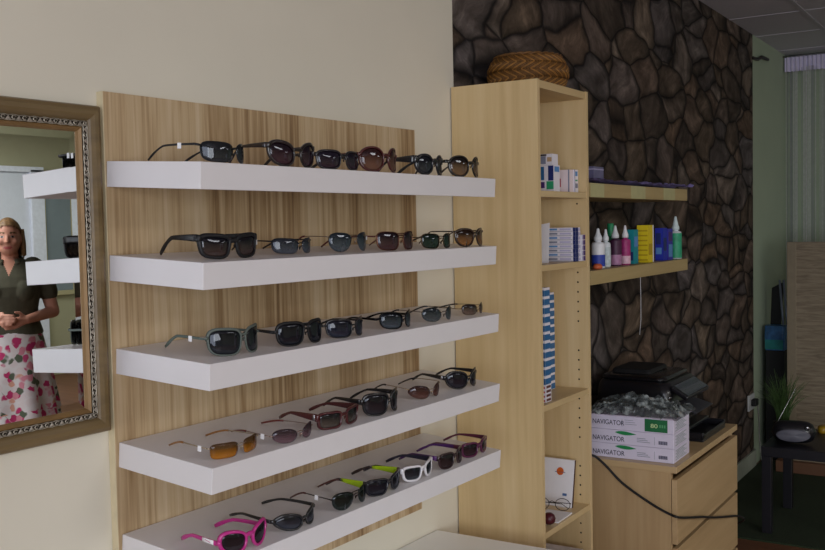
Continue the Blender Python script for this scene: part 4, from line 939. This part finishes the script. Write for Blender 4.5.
# torso, front is -Y
b.loft([ell(0, .01, .86, .12, .09), ell(0, .01, .94, .172, .112), ell(0, .008, 1.02, .150, .100), ell(0, .0, 1.12, .138, .095), ell(0, -.005, 1.22, .152, .108), ell(0, -.004, 1.30, .162, .108), ell(0, .004, 1.37, .165, .088), ell(0, .012, 1.415, .120, .062), ell(0, .012, 1.44, .06, .05)])
capsule(b, (0, .014, 1.42), (0, -.002, 1.53), .053, .049)
sphere(b, HC, .072, .090, .112); sphere(b, HC+Vector((0, -.016, -.058)), .056, .066, .052)      # skull and jaw
b.loft([ell(0, HC.y-.082, HC.z+.018, .008, .010, 10), ell(0, HC.y-.090, HC.z-.006, .011, .016, 10), ell(0, HC.y-.092, HC.z-.026, .016, .022, 10), ell(0, HC.y-.084, HC.z-.034, .010, .014, 10)])  # nose
for s in (-1, 1):
    sphere(b, HC+Vector((s*.073, .008, -.008)), .010, .020, .030, 12, 8)   # ears
    sphere(b, HC+Vector((s*.035, -.070, -.024)), .022, .016, .018, 12, 8)   # cheeks
    sphere(b, (s*.075, -.078, 1.255), .060, .052, .062, 16, 10)
    capsule(b, (s*.145, .008, 1.385), (s*.205, .022, 1.31), .058, .050)
    capsule(b, (s*.175, .016, 1.37), (s*.236, .030, 1.115), .050, .039)     # upper arm
    capsule(b, (s*.236, .030, 1.115), (s*.095, -.165, 1.085), .039, .026)   # forearm across the waist
    hw = Vector((s*.095, -.165, 1.085)); hd = Vector((-s*.82, -.50, -.05)).normalized(); hu = Vector((0, 0, 1)); hn = hd.cross(hu)
    zo = .012*s
    palm = hw+hd*.05+Vector((0, -.008*s, zo))
    capsule(b, hw, palm+hd*.02+hu*.018, .024, .017); capsule(b, hw, palm+hd*.02-hu*.018, .022, .016)
    for f in range(4):
        root = palm+hd*.028+hu*(.028-.0185*f); ln = (.034, .040, .037, .028)[f]
        d2 = (hd+Vector((0, .35, 0))).normalized(); d3 = (hd*.4+Vector((0, .9, -.1))).normalized()
        k1 = root+hd*ln; k2 = k1+d2*ln*.75; k3 = k2+d3*ln*.55
        capsule(b, root, k1, .0092, .0085, 8, 3); capsule(b, k1, k2, .0085, .0078, 8, 3); capsule(b, k2, k3, .0078, .0068, 8, 3)
    th0 = hw+hd*.018+hu*.022; capsule(b, th0, th0+hd*.024+hu*.024, .0115, .0095, 8, 3); capsule(b, th0+hd*.024+hu*.024, th0+hd*.054+hu*.031, .0095, .0075, 8, 3)
    capsule(b, (s*.088, .012, .90), (s*.092, .0, .50), .088, .056); capsule(b, (s*.092, .0, .50), (s*.095, .022, .09), .054, .036)
    capsule(b, (s*.093, .02, .36), (s*.095, .035, .30), .050, .045)
    capsule(b, (s*.096, .035, .05), (s*.105, -.115, .030), .036, .028); sphere(b, (s*.096, .045, .035), .034, .036, .034, 12, 8)
body = remeshed(b, 'body', [M_skin, M_lip, M_eyew, M_iris, M_brow], wm, .0058, 2)
for p in body.data.polygons:
    c = p.center-HC
    if c.y < -.05:
        if abs(c.x) < .026 and abs(c.z+.060) < .0085*(1-(c.x/.03)**2)+.001: p.material_index = 1
        for s in (-1, 1):
            ex = (c.x-s*.030)/.0125; ez = (c.z-.006)/.0052
            if ex*ex+ez*ez < 1: p.material_index = 3 if abs(c.x-s*.030) < .006 else 2
            if abs(c.x-s*.031) < .019 and abs(c.z-.030+abs(c.x-s*.031)*.15) < .0036: p.material_index = 4
# hair, shoulder length behind the neck
M_hair = mat('blonde_hair', '#7d5f3c', .55, var=.35, scale=70)
b = MB(); n = 48; m_ = 22; vs = []; fs = []
for k in range(m_+1):
    ph = PI*(.004+.66*k/m_)
    for j in range(n):
        a = 2*PI*j/n; w = 1+.018*math.sin(a*11+k*.5)
        vs.append((.0785*w*math.sin(ph)*math.cos(a), HC.y+.006+.0985*w*math.sin(ph)*math.sin(a), HC.z+.004+.119*math.cos(ph)))
for k in range(m_):
    for j in range(n):
        q = (k*n+j, k*n+(j+1) % n, (k+1)*n+(j+1) % n, (k+1)*n+j)
        cy = sum(vs[t][1] for t in q)/4-HC.y; cz_ = sum(vs[t][2] for t in q)/4-HC.z; cx_ = abs(sum(vs[t][0] for t in q)/4)
        if cy < -.012 and cz_ < .074-.55*max(0, cx_-.02): continue
        fs.append(q)
b.add(vs, fs, 0, True)
for k in range(64):
    a = PI*(k/63)*1.10-PI*.05; x = .080*math.cos(a); y = HC.y+.012+.094*math.sin(a)
    j = random.uniform(-.010, .010); ln = random.uniform(.11, .16)
    b.tube([(x*.96, y, HC.z+.05), (x*1.04, y+.004, HC.z-.04), (x*1.02+j*.4, y+.004, HC.z-.11), (x*.95+j, y-.006, HC.z+.03-ln)], [(.012, .010), (.014, .012), (.012, .010), (.004, .004)], 7)
b.build('hair', M_hair, wm)
# polo shirt
M_polo = mat('olive_polo', '#4c4a3a', .85, var=.08, scale=30)
b = MB()
b.loft([ell(0, .01, .985, .176, .124), ell(0, .01, 1.0, .178, .125), ell(0, .006, 1.06, .160, .112), ell(0, .0, 1.14, .152, .108), ell(0, -.010, 1.22, .168, .124), ell(0, -.010, 1.28, .174, .128), ell(0, .0, 1.34, .176, .108), ell(0, .010, 1.39, .155, .082), ell(0, .012, 1.428, .105, .066), ell(0, .013, 1.448, .070, .060)])
for s in (-1, 1):
    sphere(b, (s*.075, -.085, 1.255), .068, .058, .070, 16, 10)
    capsule(b, (s*.130, .008, 1.395), (s*.180, .014, 1.350), .062, .062); capsule(b, (s*.178, .015, 1.36), (s*.212, .024, 1.235), .063, .058)
sh = remeshed(b, 'polo_shirt', [M_polo, M_skin], wm, .0052, 3)
for p in sh.data.polygons:      # open V at the neck
    c = p.center
    if c.y < -.02 and c.z > 1.345 and abs(c.x) < (c.z-1.345)*.42: p.material_index = 1
b = MB()
for s in (-1, 1):
    ring = []
    for k in range(9):
        t = k/8; a = PI*.5-s*(t*PI*.86); x = s*.0+.075*math.cos(a); y = .012+.070*math.sin(a); z = 1.462-.030*t
        ring.append([(x*.98, y*.98, z+.012), (x*1.22, y*1.22-.004, z-.016), (x*1.20, y*1.18-.002, z-.020), (x*.92, y*.92, z+.004)])
    b.loft(ring)
b.build('collar', M_polo, wm)
# floral skirt
def floral():
    m, nt, out = new_mat('floral_cotton'); p = N(nt, 'ShaderNodeBsdfPrincipled', Roughness=.8)
    tc = N(nt, 'ShaderNodeTexCoord'); wn = N(nt, 'ShaderNodeTexNoise', Scale=14.0, Detail=2.0); L(nt, tc, 'Object', wn, 'Vector')
    ad = N(nt, 'ShaderNodeMixRGB'); ad.inputs[0].default_value = .06; L(nt, tc, 'Object', ad, 1); L(nt, wn, 'Color', ad, 2)
    v = N(nt, 'ShaderNodeTexVoronoi', Scale=15.0); L(nt, ad, 0, v, 'Vector'); sp_ = N(nt, 'ShaderNodeSeparateColor'); L(nt, v, 'Color', sp_, 0)
    cr = ramp(nt, [(0, lin('#c0306a')), (.22, lin('#d88a9a')), (.38, lin('#e0d4d4')), (.62, lin('#e4dede')), (.72, lin('#5a6450')), (.82, lin('#c84878')), (.93, lin('#d8a08c'))], 'CONSTANT'); L(nt, sp_, 0, cr, 'Fac')
    dm = ramp(nt, [(.50, (1, 1, 1, 1)), (.68, (0, 0, 0, 1))]); 
    v.inputs['Scale'].default_value = 25.0
    L(nt, v, 'Distance', dm, 'Fac'); mx = N(nt, 'ShaderNodeMixRGB'); mx.inputs[1].default_value = lin('#e2dcdc'); L(nt, dm, 'Color', mx, 0); L(nt, cr, 'Color', mx, 2)
    L(nt, mx, 0, p, 'Base Color'); L(nt, p, 0, out, 0); return m
b = MB(); rg = []
for k in range(17):
    t = k/16; z = 1.03-.60*t; n = 72; ring = []
    for j in range(n):
        a = 2*PI*j/n; f = 1+(.02+.06*t)*math.sin(a*9+1.3*math.sin(a*2))*min(1, t*2); ring.append(((.158+.105*t**.8)*math.cos(a)*f, .01+(.116+.105*t**.8)*math.sin(a)*f, z+.006*math.sin(a*5)*t))
    rg.append(ring)
rg2 = [[(x*.97, .01+(y-.01)*.97, z) for x, y, z in r] for r in reversed(rg[8:])]
b.loft(rg+rg2, cap0=False, cap1=False); b.build('skirt', floral(), wm)
for s in (-1, 1):
    b = MB(); capsule(b, (s*.096, .04, .032), (s*.106, -.12, .026), .044, .037)
    b2 = MB(); b2.v = [(x, y, max(.002, z)) for x, y, z in b.v]; b2.f = b.f; b2.m = b.m; b2.sm = b.sm; b2.build('shoe', mat('dark_shoe', '#2c2624', .5), wm)

# ------------------------------------------------------------------ light
def area(name, loc, target, sx, sy, power, col):
    l = bpy.data.lights.new(name, 'AREA'); l.shape = 'RECTANGLE'; l.size = sx; l.size_y = sy; l.energy = power; l.color = col
    o = bpy.data.objects.new(name, l); COL.objects.link(o); o.location = loc
    o.rotation_euler = (Vector(target)-Vector(loc)).to_track_quat('-Z', 'Y').to_euler(); return o
area('daylight_window', (-2.70, -1.35, 1.45), (3, -.3, 1.25), 3.4, 1.9, 84, (.90, .95, 1.06))
area('daylight_rear_window', (-2.70, -4.6, 1.55), (3, -1.6, 1.3), 2.6, 1.9, 110, (.97, .98, .98))
area('overhead_fill', (2.3, -2.9, 2.74), (2.3, -2.9, 0), 1.6, 1.2, 62, (1.0, .98, .94))  # added fill from above, no fixture; lifts the table and wall
area('rear_overhead_fill', (5.6, -5.0, 2.74), (5.6, -5.0, 0), 1.2, 1.2, 34, (1.0, .99, .95))  # added fill without a fixture, brightens the rear wall and door in the mirror
w = bpy.data.worlds.new('sky'); SC.world = w; w.use_nodes = True
bgd = w.node_tree.nodes['Background']; sk = w.node_tree.nodes.new('ShaderNodeTexSky'); sk.sky_type = 'PREETHAM' if 'PREETHAM' in [i.identifier for i in sk.bl_rna.properties['sky_type'].enum_items] else sk.sky_type
w.node_tree.links.new(sk.outputs[0], bgd.inputs[0]); bgd.inputs[1].default_value = .08

# ------------------------------------------------------------------ camera
cd = bpy.data.cameras.new('camera'); cam = bpy.data.objects.new('camera', cd); COL.objects.link(cam); SC.camera = cam
a, pt_, r_ = math.radians(32.1492), math.radians(-2.8143), math.radians(1.1661)
fh = Vector((math.cos(a), math.sin(a), 0)); Rv = Vector((math.sin(a), -math.cos(a), 0)); U = Vector((0, 0, 1))
F = fh*math.cos(pt_)+U*math.sin(pt_); Up = U*math.cos(pt_)-fh*math.sin(pt_)
R2 = Rv*math.cos(r_)-Up*math.sin(r_); U2 = Rv*math.sin(r_)+Up*math.cos(r_)
mx = Matrix.Identity(4)
for i in range(3): mx[i][0] = R2[i]; mx[i][1] = U2[i]; mx[i][2] = -F[i]
mx[2][3] = 1.593
cam.matrix_world = mx
cd.sensor_width = 36; cd.lens = 987.29/825*36; cd.clip_start = .05
SC.view_settings.view_transform = 'Standard'; SC.view_settings.look = 'None'; SC.view_settings.exposure = 0
